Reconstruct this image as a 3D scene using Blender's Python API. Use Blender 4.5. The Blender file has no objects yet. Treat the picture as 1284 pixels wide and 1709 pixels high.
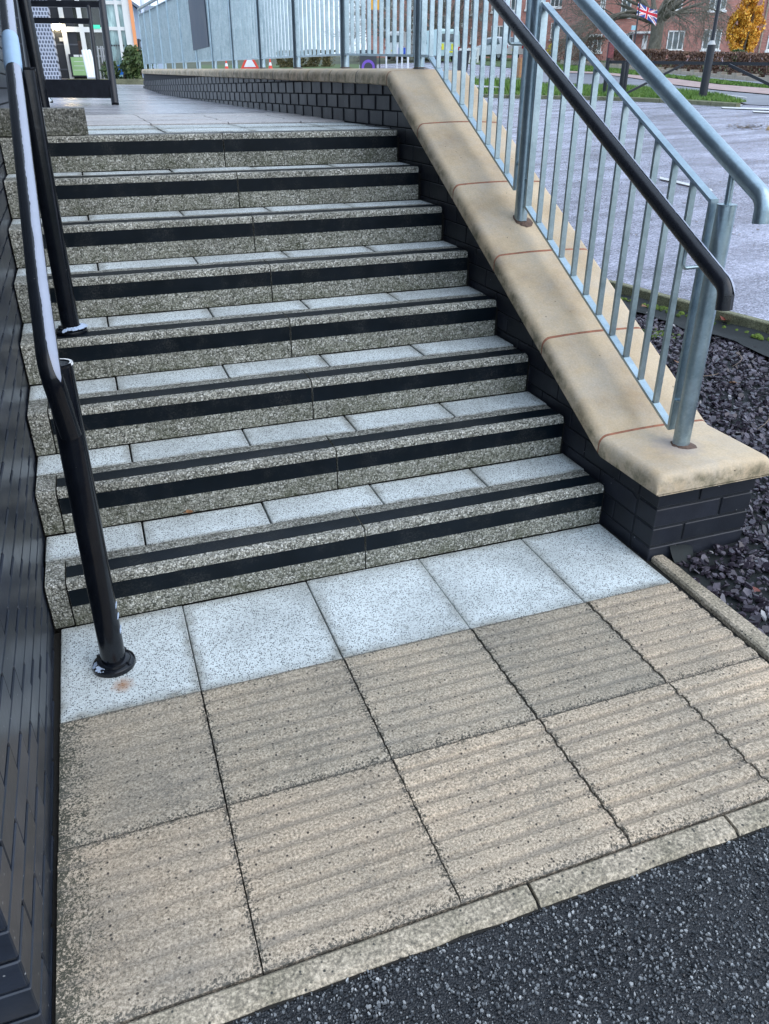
import bpy, math, random
from mathutils import Vector, Matrix, noise
S = bpy.context.scene
random.seed(7)
R = math.radians
PI = math.pi
# ------------------------------------------------------------------ camera
CAM = Vector((0.3494, -2.0743, 1.4228))
ROT = (1.06638896, 0.0012850, -0.346281714)
cd = bpy.data.cameras.new('camera'); co = bpy.data.objects.new('camera', cd)
S.collection.objects.link(co); S.camera = co
co.location = CAM; co.rotation_euler = ROT
cd.sensor_fit = 'VERTICAL'; cd.sensor_height = 36.0; cd.lens = 36 * 1281.644 / 1709
cd.clip_start = 0.05; cd.clip_end = 2000
# ------------------------------------------------------------------ world, sun, exposure
w = bpy.data.worlds.new('World'); S.world = w; w.use_nodes = True
nt = w.node_tree; bg = nt.nodes['Background']
sky = nt.nodes.new('ShaderNodeTexSky'); sky.sky_type = 'NISHITA'; sky.sun_disc = False
SUN_EL, SUN_AZ = R(42), R(140)       # azimuth: compass style, 0 = +Y, clockwise
sky.sun_elevation = SUN_EL; sky.sun_rotation = SUN_AZ
sky.air_density = 1.0; sky.dust_density = 2.5; sky.ozone_density = 1.2
# an overcast: thin bright cloud over most of the blue sky
tc = nt.nodes.new('ShaderNodeTexCoord'); nz = nt.nodes.new('ShaderNodeTexNoise'); nz.inputs['Scale'].default_value = 1.6; nz.inputs['Detail'].default_value = 5
nt.links.new(tc.outputs['Generated'], nz.inputs['Vector'])
cr = nt.nodes.new('ShaderNodeValToRGB'); cr.color_ramp.elements[0].position = 0.3; cr.color_ramp.elements[0].color = (0.62, 0.62, 0.62, 1); cr.color_ramp.elements[1].position = 0.7; cr.color_ramp.elements[1].color = (0.92, 0.92, 0.92, 1)
nt.links.new(nz.outputs[0], cr.inputs[0])
mx = nt.nodes.new('ShaderNodeMix'); mx.data_type = 'RGBA'; nt.links.new(cr.outputs[0], mx.inputs[0]); nt.links.new(sky.outputs[0], mx.inputs[6])
CLOUD = 5.3
mx.inputs[7].default_value = (0.77 * CLOUD, 0.94 * CLOUD, 1.17 * CLOUD, 1)
nt.links.new(mx.outputs[2], bg.inputs['Color']); bg.inputs['Strength'].default_value = 0.15
sl = bpy.data.lights.new('sun', 'SUN'); so = bpy.data.objects.new('sun', sl); S.collection.objects.link(so)
sl.energy = 0.5; sl.angle = R(75); sl.color = (1.0, 0.95, 0.88)
sd = Vector((math.sin(SUN_AZ) * math.cos(SUN_EL), math.cos(SUN_AZ) * math.cos(SUN_EL), math.sin(SUN_EL)))
so.rotation_euler = sd.to_track_quat('Z', 'Y').to_euler()
so.location = (0, 0, 30)
S.view_settings.view_transform = 'Standard'; S.view_settings.look = 'None'
S.view_settings.exposure = 1.1; S.view_settings.gamma = 1.0; S.view_settings.use_curve_mapping = False
# ------------------------------------------------------------------ helpers
COL = S.collection
CM = (Matrix.Rotation(ROT[2], 3, 'Z') @ Matrix.Rotation(ROT[1], 3, 'Y') @ Matrix.Rotation(ROT[0], 3, 'X'))
def ray(px, py): return CM @ Vector(((px - 642) / 1281.644, -(py - 854.5) / 1281.644, -1.0))
def at(px, py, dep): return CAM + ray(px, py) * dep
def zpark(x, y): return 0.2 + 0.04 * (x - 3.9) + 0.035 * (y - 2)
def onpark(px, py, a=0.04, b=0.035, z0=0.2, x0=3.9, y0=2.0):
    d = ray(px, py)
    t = (z0 + a * (CAM.x - x0) + b * (CAM.y - y0) - CAM.z) / (d.z - a * d.x - b * d.y)
    return CAM + d * t
def zland(y): return 1.229 + 0.011 * (y - 2.16) if y < 11.5 else 1.3317 + 0.035 * (y - 11.5)
def proj(P):
    q = CM.transposed() @ (Vector(P) - CAM)
    if q.z > -0.05: return None
    return (642 + 1281.644 * q.x / -q.z, 854.5 - 1281.644 * q.y / -q.z, -q.z)
TX, TY = 0.019, 0.029            # the plumb line against the paving's normal
def plumb(x, y, z, dz): return Vector((x + TX * dz, y + TY * dz, z + dz))

class MB:
    def __init__(s): s.v = []; s.f = []; s.m = []; s.mi = 0
    def add(s, vs, fs):
        o = len(s.v); s.v.extend([tuple(v) for v in vs]); s.f.extend([tuple(i + o for i in f) for f in fs]); s.m.extend([s.mi] * len(fs)); return s
    def box(s, x0, x1, y0, y1, z0, z1):
        return s.add([(x0,y0,z0),(x1,y0,z0),(x1,y1,z0),(x0,y1,z0),(x0,y0,z1),(x1,y0,z1),(x1,y1,z1),(x0,y1,z1)],
              [(0,3,2,1),(4,5,6,7),(0,1,5,4),(1,2,6,5),(2,3,7,6),(3,0,4,7)])
    def cbox(s, x0, x1, y0, y1, z0, z1, b):
        X, Y, Z = (x0, x1), (y0, y1), (z0, z1); V = []; idx = {}
        for i in (0, 1):
            for j in (0, 1):
                for k in (0, 1):
                    sx, sy, sz = (b if i == 0 else -b), (b if j == 0 else -b), (b if k == 0 else -b)
                    idx[i,j,k,0] = len(V); V.append((X[i], Y[j] + sy, Z[k] + sz))
                    idx[i,j,k,1] = len(V); V.append((X[i] + sx, Y[j], Z[k] + sz))
                    idx[i,j,k,2] = len(V); V.append((X[i] + sx, Y[j] + sy, Z[k]))
        F = []
        def q(l, n):
            a = [Vector(V[t]) for t in l]; nn = (a[1] - a[0]).cross(a[2] - a[0])
            F.append(tuple(l) if nn.dot(Vector(n)) > 0 else tuple(reversed(l)))
        for i in (0, 1):
            q([idx[i,0,0,0], idx[i,1,0,0], idx[i,1,1,0], idx[i,0,1,0]], (2*i-1, 0, 0))
            q([idx[0,i,0,1], idx[1,i,0,1], idx[1,i,1,1], idx[0,i,1,1]], (0, 2*i-1, 0))
            q([idx[0,0,i,2], idx[1,0,i,2], idx[1,1,i,2], idx[0,1,i,2]], (0, 0, 2*i-1))
        for a in (0, 1):
            for c in (0, 1):
                q([idx[a,c,0,0], idx[a,c,1,0], idx[a,c,1,1], idx[a,c,0,1]], (2*a-1, 2*c-1, 0))
                q([idx[a,0,c,0], idx[a,1,c,0], idx[a,1,c,2], idx[a,0,c,2]], (2*a-1, 0, 2*c-1))
                q([idx[0,a,c,1], idx[1,a,c,1], idx[1,a,c,2], idx[0,a,c,2]], (0, 2*a-1, 2*c-1))
        for i in (0, 1):
            for j in (0, 1):
                for k in (0, 1): q([idx[i,j,k,0], idx[i,j,k,1], idx[i,j,k,2]], (2*i-1, 2*j-1, 2*k-1))
        return s.add(V, F)
    def quad(s, a, b, c, d): return s.add([a, b, c, d], [(0, 1, 2, 3)])
    def loft(s, rings, closed=True, cap=True):
        n = len(rings[0]); V = [p for r in rings for p in r]; F = []
        m = n if closed else n - 1
        for i in range(len(rings) - 1):
            for j in range(m):
                a = i * n + j; b = i * n + (j + 1) % n; F.append((a, b, b + n, a + n))
        if cap and closed:
            F.append(tuple(reversed(range(n)))); F.append(tuple(range((len(rings) - 1) * n, len(rings) * n)))
        return s.add(V, F)
    def tube(s, pts, r, n=16, cap=True):
        pts = [Vector(p) for p in pts]; rr = r if isinstance(r, (list, tuple)) else [r] * len(pts)
        T = []
        for i in range(len(pts)):
            a = pts[max(i-1, 0)]; b = pts[min(i+1, len(pts)-1)]; T.append((b - a).normalized())
        up = Vector((0, 0, 1)) if abs(T[0].z) < 0.9 else Vector((1, 0, 0))
        N = (up - T[0] * up.dot(T[0])).normalized(); rings = []
        for i, p in enumerate(pts):
            N = (N - T[i] * N.dot(T[i])).normalized(); B = T[i].cross(N)
            rings.append([p + (N * math.cos(2*PI*j/n) + B * math.sin(2*PI*j/n)) * rr[i] for j in range(n)])
        return s.loft(rings, True, cap)
    def bar(s, a, b, wx, wy, up=(0, 0, 1)):
        # rectangular bar from a to b; wx across `side`, wy across the other
        a = Vector(a); b = Vector(b); t = (b - a).normalized(); u = Vector(up); sd_ = t.cross(u)
        if sd_.length < 1e-4: sd_ = Vector((1, 0, 0))
        sd_.normalize(); n_ = sd_.cross(t)
        P = lambda c, i, j: c + sd_ * wx * i / 2 + n_ * wy * j / 2
        return s.loft([[P(c, -1, -1), P(c, 1, -1), P(c, 1, 1), P(c, -1, 1)] for c in (a, b)])
    def lathe(s, c, prof, n=20, axis=(0, 0, 1)):
        # prof: list of (r, h) along axis
        ax = Vector(axis).normalized(); e = Vector((1, 0, 0)); e = (e - ax * e.dot(ax)).normalized(); f = ax.cross(e)
        c = Vector(c)
        rings = [[c + ax * h + (e * math.cos(2*PI*j/n) + f * math.sin(2*PI*j/n)) * max(r, 1e-4) for j in range(n)] for r, h in prof]
        return s.loft(rings)
    def mesh(s, name, mats, smooth=False):
        me = bpy.data.meshes.new(name); me.from_pydata(s.v, [], s.f)
        ms = mats if isinstance(mats, (list, tuple)) else [mats]
        for m in ms: me.materials.append(m)
        if len(ms) > 1: me.polygons.foreach_set('material_index', s.m)
        if smooth:
            me.polygons.foreach_set('use_smooth', [True] * len(me.polygons))
            if smooth is not True: me.set_sharp_from_angle(angle=R(smooth))
        me.update(); return me
    def build(s, name, mats, parent=None, smooth=False, **kw):
        o = bpy.data.objects.new(name, s.mesh(name, mats, smooth)); COL.objects.link(o)
        if parent: o.parent = parent
        for k, v in kw.items(): o[k] = v
        return o
def inst(name, me, loc=(0, 0, 0), rz=0, parent=None, **kw):
    o = bpy.data.objects.new(name, me); COL.objects.link(o); o.location = loc; o.rotation_euler = (0, 0, rz)
    if parent: o.parent = parent
    for k, v in kw.items(): o[k] = v
    return o
def thing(name, label, cat, group=None, loc=(0, 0, 0)):
    o = bpy.data.objects.new(name, None); COL.objects.link(o); o.location = loc; o.empty_display_size = 0.2
    o['label'] = label; o['category'] = cat
    if group: o['group'] = group
    return o
def struct(name):
    o = bpy.data.objects.new(name, None); COL.objects.link(o); o['kind'] = 'structure'; return o
def tag(o, label, cat, group=None):
    o['label'] = label; o['category'] = cat
    if group: o['group'] = group
    return o
def par(o, p):      # parent while keeping world coordinates of the mesh
    o.parent = p; o.matrix_parent_inverse = p.matrix_basis.inverted(); return o
def fillet(a, b, c, r, n=6):
    a, b, c = Vector(a), Vector(b), Vector(c); u = (a - b).normalized(); v = (c - b).normalized()
    ang = u.angle(v); t = r / math.tan(ang / 2); p0 = b + u * t; p1 = b + v * t
    m = (u + v).normalized(); cc = b + m * (r / math.sin(ang / 2)); out = []
    for i in range(n + 1):
        k = i / n; d = (p0 - cc).lerp(p1 - cc, k).normalized() * r; out.append(cc + d)
    return out
# ------------------------------------------------------------------ materials
class NT:
    def __init__(s, name):
        s.m = bpy.data.materials.new(name); s.m.use_nodes = True; s.t = s.m.node_tree
        s.b = s.t.nodes['Principled BSDF']; s.x = 0
    def n(s, typ, **kw):
        o = s.t.nodes.new(typ)
        for k, v in kw.items():
            if hasattr(o, k): setattr(o, k, v)
            else: o.inputs[k].default_value = v
        return o
    def l(s, a, b): s.t.links.new(a, b)
    def pos(s, scale=(1, 1, 1), rot=(0, 0, 0), src='Position'):
        if src == 'Position': g = s.n('ShaderNodeNewGeometry').outputs['Position']
        else: g = s.n('ShaderNodeTexCoord').outputs[src]
        mp = s.n('ShaderNodeMapping'); mp.inputs['Scale'].default_value = scale; mp.inputs['Rotation'].default_value = rot
        s.l(g, mp.inputs[0]); return mp.outputs[0]
    def noise(s, vec, scale, detail=4, rough=0.6):
        o = s.n('ShaderNodeTexNoise'); o.inputs['Scale'].default_value = scale; o.inputs['Detail'].default_value = detail; o.inputs['Roughness'].default_value = rough
        s.l(vec, o.inputs['Vector']); return o.outputs[0]
    def vor(s, vec, scale, feature='F1', rnd=1.0):
        o = s.n('ShaderNodeTexVoronoi'); o.feature = feature; o.inputs['Scale'].default_value = scale; o.inputs['Randomness'].default_value = rnd
        s.l(vec, o.inputs['Vector']); return o
    def ramp(s, fac, stops, interp='LINEAR'):
        o = s.n('ShaderNodeValToRGB'); e = o.color_ramp; e.interpolation = interp
        while len(e.elements) > 1: e.elements.remove(e.elements[-1])
        for i, (p, c) in enumerate(stops):
            if not isinstance(c, (tuple, list)): c = (c, c, c)
            el = e.elements[0] if i == 0 else e.elements.new(p)
            el.position = p; el.color = (*c[:3], 1)
        s.l(fac, o.inputs[0]); return o.outputs[0]
    def mix(s, fac, a, b, mode='MIX'):
        o = s.n('ShaderNodeMix', data_type='RGBA', blend_type=mode)
        for i, v in ((0, fac), (6, a), (7, b)):
            if isinstance(v, (int, float)): o.inputs[i].default_value = v if i == 0 else (v, v, v, 1)
            elif isinstance(v, tuple): o.inputs[i].default_value = (*v[:3], 1)
            else: s.l(v, o.inputs[i])
        return o.outputs[2]
    def math(s, op, a, b=0.0, clamp=False):
        o = s.n('ShaderNodeMath', operation=op, use_clamp=clamp)
        for i, v in ((0, a), (1, b)):
            if isinstance(v, (int, float)): o.inputs[i].default_value = v
            else: s.l(v, o.inputs[i])
        return o.outputs[0]
    def sep(s, vec):
        o = s.n('ShaderNodeSeparateXYZ'); s.l(vec, o.inputs[0]); return o.outputs
    def bump(s, h, dist, strength=1.0, prev=None):
        o = s.n('ShaderNodeBump'); o.inputs['Strength'].default_value = strength; o.inputs['Distance'].default_value = dist
        s.l(h, o.inputs['Height'])
        if prev is not None: s.l(prev, o.inputs['Normal'])
        return o.outputs[0]
    def out(s, col=None, rough=None, normal=None, metal=None, spec=None):
        for k, v in (('Base Color', col), ('Roughness', rough), ('Normal', normal), ('Metallic', metal), ('Specular IOR Level', spec)):
            if v is None: continue
            if isinstance(v, (int, float)): s.b.inputs[k].default_value = v
            elif isinstance(v, tuple): s.b.inputs[k].default_value = (*v[:3], 1)
            else: s.l(v, s.b.inputs[k])
        return s.m
def flat(name, col, rough=0.6, metal=0.0, var=0.12, sc=6.0):
    t = NT(name); p = t.pos(); n_ = t.noise(p, sc, 5)
    lo = tuple(c * (1 - var) for c in col); hi = tuple(min(1, c * (1 + var)) for c in col)
    r_ = t.ramp(n_, [(0.3, rough * 0.9), (0.7, min(1, rough * 1.1))])
    return t.out(t.ramp(n_, [(0.3, lo), (0.7, hi)]), r_, t.bump(t.noise(p, sc * 20, 2), 0.0005), metal)
def emis(name, col, st):
    t = NT(name); t.b.inputs['Emission Color'].default_value = (*col, 1); t.b.inputs['Emission Strength'].default_value = st
    return t.out(col, 0.5)

def make_aggregate(name, cols, scale=115.0, algae=0.0, bump=0.004, dist=1.0):
    t = NT(name); p = t.pos()
    wv = t.n('ShaderNodeTexNoise'); wv.inputs['Scale'].default_value = 60; t.l(p, wv.inputs['Vector'])
    v1 = t.vor(p, scale); v2 = t.vor(p, scale * 2.1)
    csep = t.sep(v1.outputs['Color']); c = t.ramp(csep[0], cols)
    c2 = t.ramp(t.sep(v2.outputs['Color'])[1], cols)
    c = t.mix(t.ramp(csep[2], [(0.55, 0.0), (0.6, 1.0)]), c, c2)
    gap = t.ramp(v1.outputs['Distance'], [(0.45, 1.0), (0.85, 0.35)])
    c = t.mix(1.0, c, gap, 'MULTIPLY')
    big = t.noise(p, 5.0, 6); c = t.mix(1.0, c, t.ramp(big, [(0.3, 0.72), (0.7, 1.15)]), 'MULTIPLY')
    if algae:
        gz = t.sep(t.pos(src='Generated'))[2]
        f = t.math('MULTIPLY', t.ramp(gz, [(0.0, 1.0), (0.42, 0.45), (0.9, 0.12)]), t.ramp(t.noise(p, 14, 5), [(0.35, 0.15), (0.65, 1.0)]))
        f = t.math('MULTIPLY', f, algae)
        c = t.mix(f, c, (0.055, 0.065, 0.022))
    h = t.math('SUBTRACT', 1.0, v1.outputs['Distance']); h2 = t.math('SUBTRACT', 1.0, v2.outputs['Distance'])
    hh = t.math('ADD', h, t.math('MULTIPLY', h2, 0.45))
    return t.out(c, t.ramp(csep[1], [(0, 0.35), (1, 0.85)]), t.bump(hh, bump, 1.0))
AGG = [(0.0, (0.07, 0.072, 0.06)), (0.2, (0.19, 0.19, 0.16)), (0.45, (0.34, 0.335, 0.285)), (0.72, (0.48, 0.475, 0.41)), (0.93, (0.76, 0.75, 0.69))]
M = {}
M['stone'] = make_aggregate('exposed_aggregate', AGG, 160, 0.6)
M['block'] = make_aggregate('dark_exposed_aggregate', [(p, tuple(x * 0.5 for x in c)) for p, c in AGG], 120, 0.5)

def make_white():
    t = NT('white_speckled_concrete'); p = t.pos()
    v = t.vor(p, 190.0); cs = t.sep(v.outputs['Color'])
    sp = t.math('MULTIPLY', t.ramp(v.outputs['Distance'], [(0.30, 1.0), (0.46, 0.0)]), t.ramp(cs[0], [(0.36, 0.0), (0.50, 1.0)]))
    v2 = t.vor(p, 420.0); cs2 = t.sep(v2.outputs['Color'])
    sp2 = t.math('MULTIPLY', t.ramp(v2.outputs['Distance'], [(0.3, 1.0), (0.5, 0.0)]), t.ramp(cs2[0], [(0.5, 0.0), (0.65, 0.8)]))
    base = t.ramp(t.noise(p, 3.0, 8, 0.65), [(0.32, (0.50, 0.545, 0.545)), (0.62, (0.74, 0.81, 0.82))])
    g = t.sep(t.pos(src='Generated')); e = None
    ed = t.math('MINIMUM', t.math('MINIMUM', g[0], t.math('SUBTRACT', 1.0, g[0])), t.math('MINIMUM', g[1], t.math('SUBTRACT', 1.0, g[1])))
    ed = t.math('ADD', ed, t.math('MULTIPLY', t.math('SUBTRACT', t.noise(p, 22, 6), 0.5), 0.16))
    dirt = t.math('MULTIPLY', t.ramp(ed, [(0.0, 0.85), (0.09, 0.0)]), t.ramp(t.noise(p, 6, 5), [(0.35, 0.2), (0.65, 1.0)]))
    base = t.mix(dirt, base, (0.2, 0.19, 0.15))
    base = t.mix(t.math('MAXIMUM', sp, sp2), base, (0.085, 0.10, 0.105))
    # rust spot in front of the handrail's foot
    px = t.sep(p); dx = t.math('SUBTRACT', px[0], 0.222); dy = t.math('SUBTRACT', px[1], -0.325)
    d = t.math('SQRT', t.math('ADD', t.math('MULTIPLY', dx, dx), t.math('MULTIPLY', dy, dy)))
    d = t.math('ADD', d, t.math('MULTIPLY', t.math('SUBTRACT', t.noise(p, 60, 4), 0.5), 0.03))
    base = t.mix(t.ramp(d, [(0.0, 0.8), (0.016, 0.55), (0.036, 0.0)]), base, (0.36, 0.16, 0.05))
    pz = t.math('MULTIPLY', px[2], 1.0)
    h = t.math('ADD', t.noise(p, 300, 3), t.math('MULTIPLY', t.math('MAXIMUM', sp, sp2), -0.6))
    return t.out(base, 0.78, t.bump(h, 0.0012))
M['white'] = make_white()

def make_buff(name='buff_ribbed_concrete', tint=(1.0, 0.99, 0.97)):
    t = NT(name); p = t.pos(); oi = t.n('ShaderNodeObjectInfo').outputs['Random']
    f = t.noise(p, 190.0, 4, 0.8)
    c = t.ramp(f, [(0.34, (0.09, 0.082, 0.07)), (0.43, (0.25, 0.228, 0.19)), (0.52, (0.38, 0.35, 0.30)), (0.66, (0.63, 0.595, 0.53))])
    v = t.vor(p, 75.0); cs = t.sep(v.outputs['Color'])
    sp = t.math('MULTIPLY', t.ramp(v.outputs['Distance'], [(0.14, 1.0), (0.26, 0.0)]), t.ramp(cs[0], [(0.70, 0.0), (0.76, 1.0)]))
    c = t.mix(sp, c, (0.035, 0.032, 0.03))
    big = t.noise(p, 2.6, 8, 0.68)
    c = t.mix(1.0, c, t.ramp(big, [(0.28, (0.74, 0.75, 0.75)), (0.5, (1.04, 1.01, 0.97)), (0.72, (1.22, 1.14, 1.06))]), 'MULTIPLY')
    c = t.mix(1.0, c, t.ramp(oi, [(0.0, (0.86, 0.84, 0.80)), (1.0, (1.08, 1.04, 0.98))]), 'MULTIPLY')
    g = t.sep(t.pos(src='Generated'))
    ed = t.math('MINIMUM', t.math('MINIMUM', g[0], t.math('SUBTRACT', 1.0, g[0])), t.math('MINIMUM', g[1], t.math('SUBTRACT', 1.0, g[1])))
    ed = t.math('ADD', ed, t.math('MULTIPLY', t.math('SUBTRACT', t.noise(p, 55, 7, 0.8), 0.52), 0.22))
    gf = t.math('MULTIPLY', t.math('SUBTRACT', f, 0.5), 0.35)
    c = t.mix(t.ramp(t.math('ADD', ed, gf), [(-0.015, 0.9), (0.012, 0.0)]), c, (0.045, 0.045, 0.036))
    gr = t.math('MULTIPLY', t.ramp(t.noise(p, 3.5, 7, 0.7), [(0.5, 0.0), (0.66, 1.0)]), t.ramp(t.noise(p, 90, 4, 0.8), [(0.5, 0.0), (0.6, 0.8)]))
    c = t.mix(gr, c, (0.10, 0.095, 0.08))
    xx = t.sep(p)[0]; wl = t.math('ADD', xx, t.math('MULTIPLY', t.noise(p, 28, 5), -0.16))
    c = t.mix(t.ramp(t.math('ADD', wl, t.math('MULTIPLY', gf, 1.5)), [(0.0, 0.9), (0.035, 0.0)]), c, (0.04, 0.045, 0.03))
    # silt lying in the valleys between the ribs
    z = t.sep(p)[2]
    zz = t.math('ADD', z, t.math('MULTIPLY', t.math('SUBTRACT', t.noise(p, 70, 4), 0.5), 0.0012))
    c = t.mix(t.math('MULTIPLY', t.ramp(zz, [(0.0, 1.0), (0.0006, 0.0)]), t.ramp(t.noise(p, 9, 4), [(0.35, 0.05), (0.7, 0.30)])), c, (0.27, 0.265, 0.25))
    c = t.mix(t.math('MULTIPLY', t.ramp(zz, [(0.0001, 0.0), (0.0007, 1.0), (0.0017, 0.0)]), t.ramp(t.noise(p, 5, 5), [(0.35, 0.45), (0.65, 1.0)])), c, (0.10, 0.09, 0.075))  # dark line low on the rib flanks paints in the shade beside each rib
    h = t.math('ADD', f, t.math('MULTIPLY', sp, -0.5))
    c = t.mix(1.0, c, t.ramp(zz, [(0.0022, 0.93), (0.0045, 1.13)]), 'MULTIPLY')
    c = t.mix(1.0, c, tint, 'MULTIPLY')
    return t.out(c, 0.85, t.bump(h, 0.0035))
M['buff'] = make_buff()
M['buff2'] = make_buff('lighter_buff_ribbed_concrete', (1.22, 1.15, 1.09))

def make_kerb(name='grey_edging_concrete', tint=(1, 1, 1)):
    t = NT(name); p = t.pos(); f = t.noise(p, 140.0, 4, 0.75)
    c = t.ramp(f, [(0.32, (0.09, 0.09, 0.08)), (0.5, (0.28, 0.27, 0.225)), (0.66, (0.56, 0.54, 0.46))])
    c = t.mix(1.0, c, t.ramp(t.noise(p, 8, 6), [(0.3, (0.60, 0.60, 0.54)), (0.6, (1.04, 1.0, 0.95))]), 'MULTIPLY')
    c = t.mix(1.0, c, tint, 'MULTIPLY')
    v = t.vor(p, 70.0); sp = t.math('MULTIPLY', t.ramp(v.outputs['Distance'], [(0.14, 1.0), (0.24, 0.0)]), t.ramp(t.sep(v.outputs['Color'])[0], [(0.66, 0.0), (0.7, 1.0)]))
    c = t.mix(sp, c, (0.04, 0.04, 0.035))
    return t.out(c, 0.85, t.bump(f, 0.002))
M['kerb'] = make_kerb(tint=(1.22, 1.12, 1.06))
M['kerbmoss'] = make_kerb('mossy_kerb_concrete', (0.62, 0.66, 0.5))

def make_brick(name, lo, hi, rough=0.42, shade=1.0):
    t = NT(name); p = t.pos(); oi = t.n('ShaderNodeObjectInfo').outputs['Random']
    c = t.ramp(oi, [(0, lo), (0.6, tuple((a + b) / 2 for a, b in zip(lo, hi))), (1, hi)])
    c = t.mix(1.0, c, t.ramp(t.noise(p, 12, 6), [(0.3, 0.8), (0.7, 1.25)]), 'MULTIPLY')
    v = t.vor(p, 38.0); sp = t.math('MULTIPLY', t.ramp(v.outputs['Distance'], [(0.05, 1.0), (0.10, 0.0)]), t.ramp(t.sep(v.outputs['Color'])[0], [(0.78, 0.0), (0.80, 1.0)]))
    c = t.mix(t.math('MULTIPLY', sp, 0.6), c, (0.45, 0.47, 0.48))
    c = t.mix(t.math('MULTIPLY', t.ramp(t.noise(p, 4, 8, 0.75), [(0.55, 0.0), (0.75, 0.5)]), t.ramp(t.noise(p, 120, 3), [(0.45, 0.2), (0.65, 1.0)])), c, (0.075, 0.08, 0.085))
    return t.out(c, t.ramp(t.noise(p, 7, 4), [(0.3, rough * 0.9), (0.7, rough * 1.12)]), t.bump(t.noise(p, 45, 6), 0.0007))
M['brick'] = make_brick('black_painted_brick', (0.013, 0.018, 0.028), (0.022, 0.028, 0.042), 0.32)
M['brickR'] = make_brick('blue_black_brick', (0.009, 0.012, 0.019), (0.018, 0.021, 0.031), 0.5)
M['mortar'] = flat('dark_mortar', (0.016, 0.019, 0.024), 0.9, 0, 0.5, 60)
M['joint'] = flat('joint_dirt', (0.012, 0.011, 0.009), 0.95, 0, 0.4, 80)

def make_tape():
    t = NT('black_grip_tape'); p = t.pos(); n_ = t.noise(p, 500, 2)
    c = t.ramp(t.noise(p, 10, 6), [(0.3, (0.001, 0.004, 0.007)), (0.7, (0.003, 0.007, 0.012))])
    sc = t.math('MULTIPLY', t.ramp(t.noise(p, 7, 7, 0.75), [(0.5, 0.0), (0.72, 1.0)]), t.ramp(t.noise(p, 170, 4, 0.8), [(0.45, 0.0), (0.65, 0.22)]))
    c = t.mix(sc, c, (0.24, 0.23, 0.20))
    return t.out(c, t.ramp(t.noise(p, 14, 4), [(0.3, 0.30), (0.7, 0.48)]), t.bump(n_, 0.0003), None, 0.2)
M['tape'] = make_tape()

def make_black(name, chips=0.0):
    t = NT(name); p = t.pos()
    c = t.ramp(t.noise(p, 30, 5), [(0.3, (0.002, 0.003, 0.006)), (0.7, (0.005, 0.007, 0.011))])
    v = t.vor(p, 55); sp = t.math('MULTIPLY', t.ramp(v.outputs['Distance'], [(0.05, 1.0), (0.09, 0.0)]), t.ramp(t.sep(v.outputs['Color'])[0], [(0.86, 0.0), (0.88, 1.0)]))
    c = t.mix(t.math('MULTIPLY', sp, 0.6), c, (0.25, 0.24, 0.22))
    return t.out(c, t.ramp(t.noise(p, 8, 4), [(0.3, 0.10), (0.7, 0.2)]), t.bump(t.noise(p, 35, 5), 0.0004), None, 0.42)
M['black'] = make_black('glossy_black_paint')
M['blackmatt'] = flat('satin_black_paint', (0.014, 0.017, 0.024), 0.38, 0, 0.3, 20)
M['plastic'] = flat('black_handrail_plastic', (0.008, 0.009, 0.013), 0.27, 0, 0.2, 15)
M['pale_band'] = flat('pale_lavender_band', (0.33, 0.365, 0.46), 0.4, 0, 0.06, 30)  # pale lavender tone of the strips along both black handrails
M['chip'] = flat('pale_paint_chip', (0.42, 0.52, 0.68), 0.5, 0, 0.1, 50)
M['sleeve'] = flat('pale_blue_sleeve', (0.30, 0.46, 0.66), 0.35, 0, 0.08, 30)
M['whitepaint'] = flat('white_paint', (0.75, 0.77, 0.78), 0.5, 0, 0.07, 5)

def make_galv():
    t = NT('galvanised_steel'); p = t.pos(); v = t.vor(p, 130)
    s_ = t.ramp(t.sep(v.outputs['Color'])[0], [(0, 0.93), (1, 1.05)])
    c = t.ramp(t.noise(p, 9, 6, 0.7), [(0.3, (0.27, 0.36, 0.41)), (0.7, (0.43, 0.53, 0.58))])
    c = t.mix(1.0, c, s_, 'MULTIPLY')
    c = t.mix(t.ramp(t.noise(p, 26, 6, 0.75), [(0.58, 0.0), (0.72, 0.25)]), c, (0.72, 0.78, 0.82))
    return t.out(c, t.ramp(t.noise(p, 30, 4), [(0.3, 0.30), (0.7, 0.42)]), t.bump(t.noise(p, 120, 3), 0.0002), 0.9)
M['galv'] = make_galv()

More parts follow.
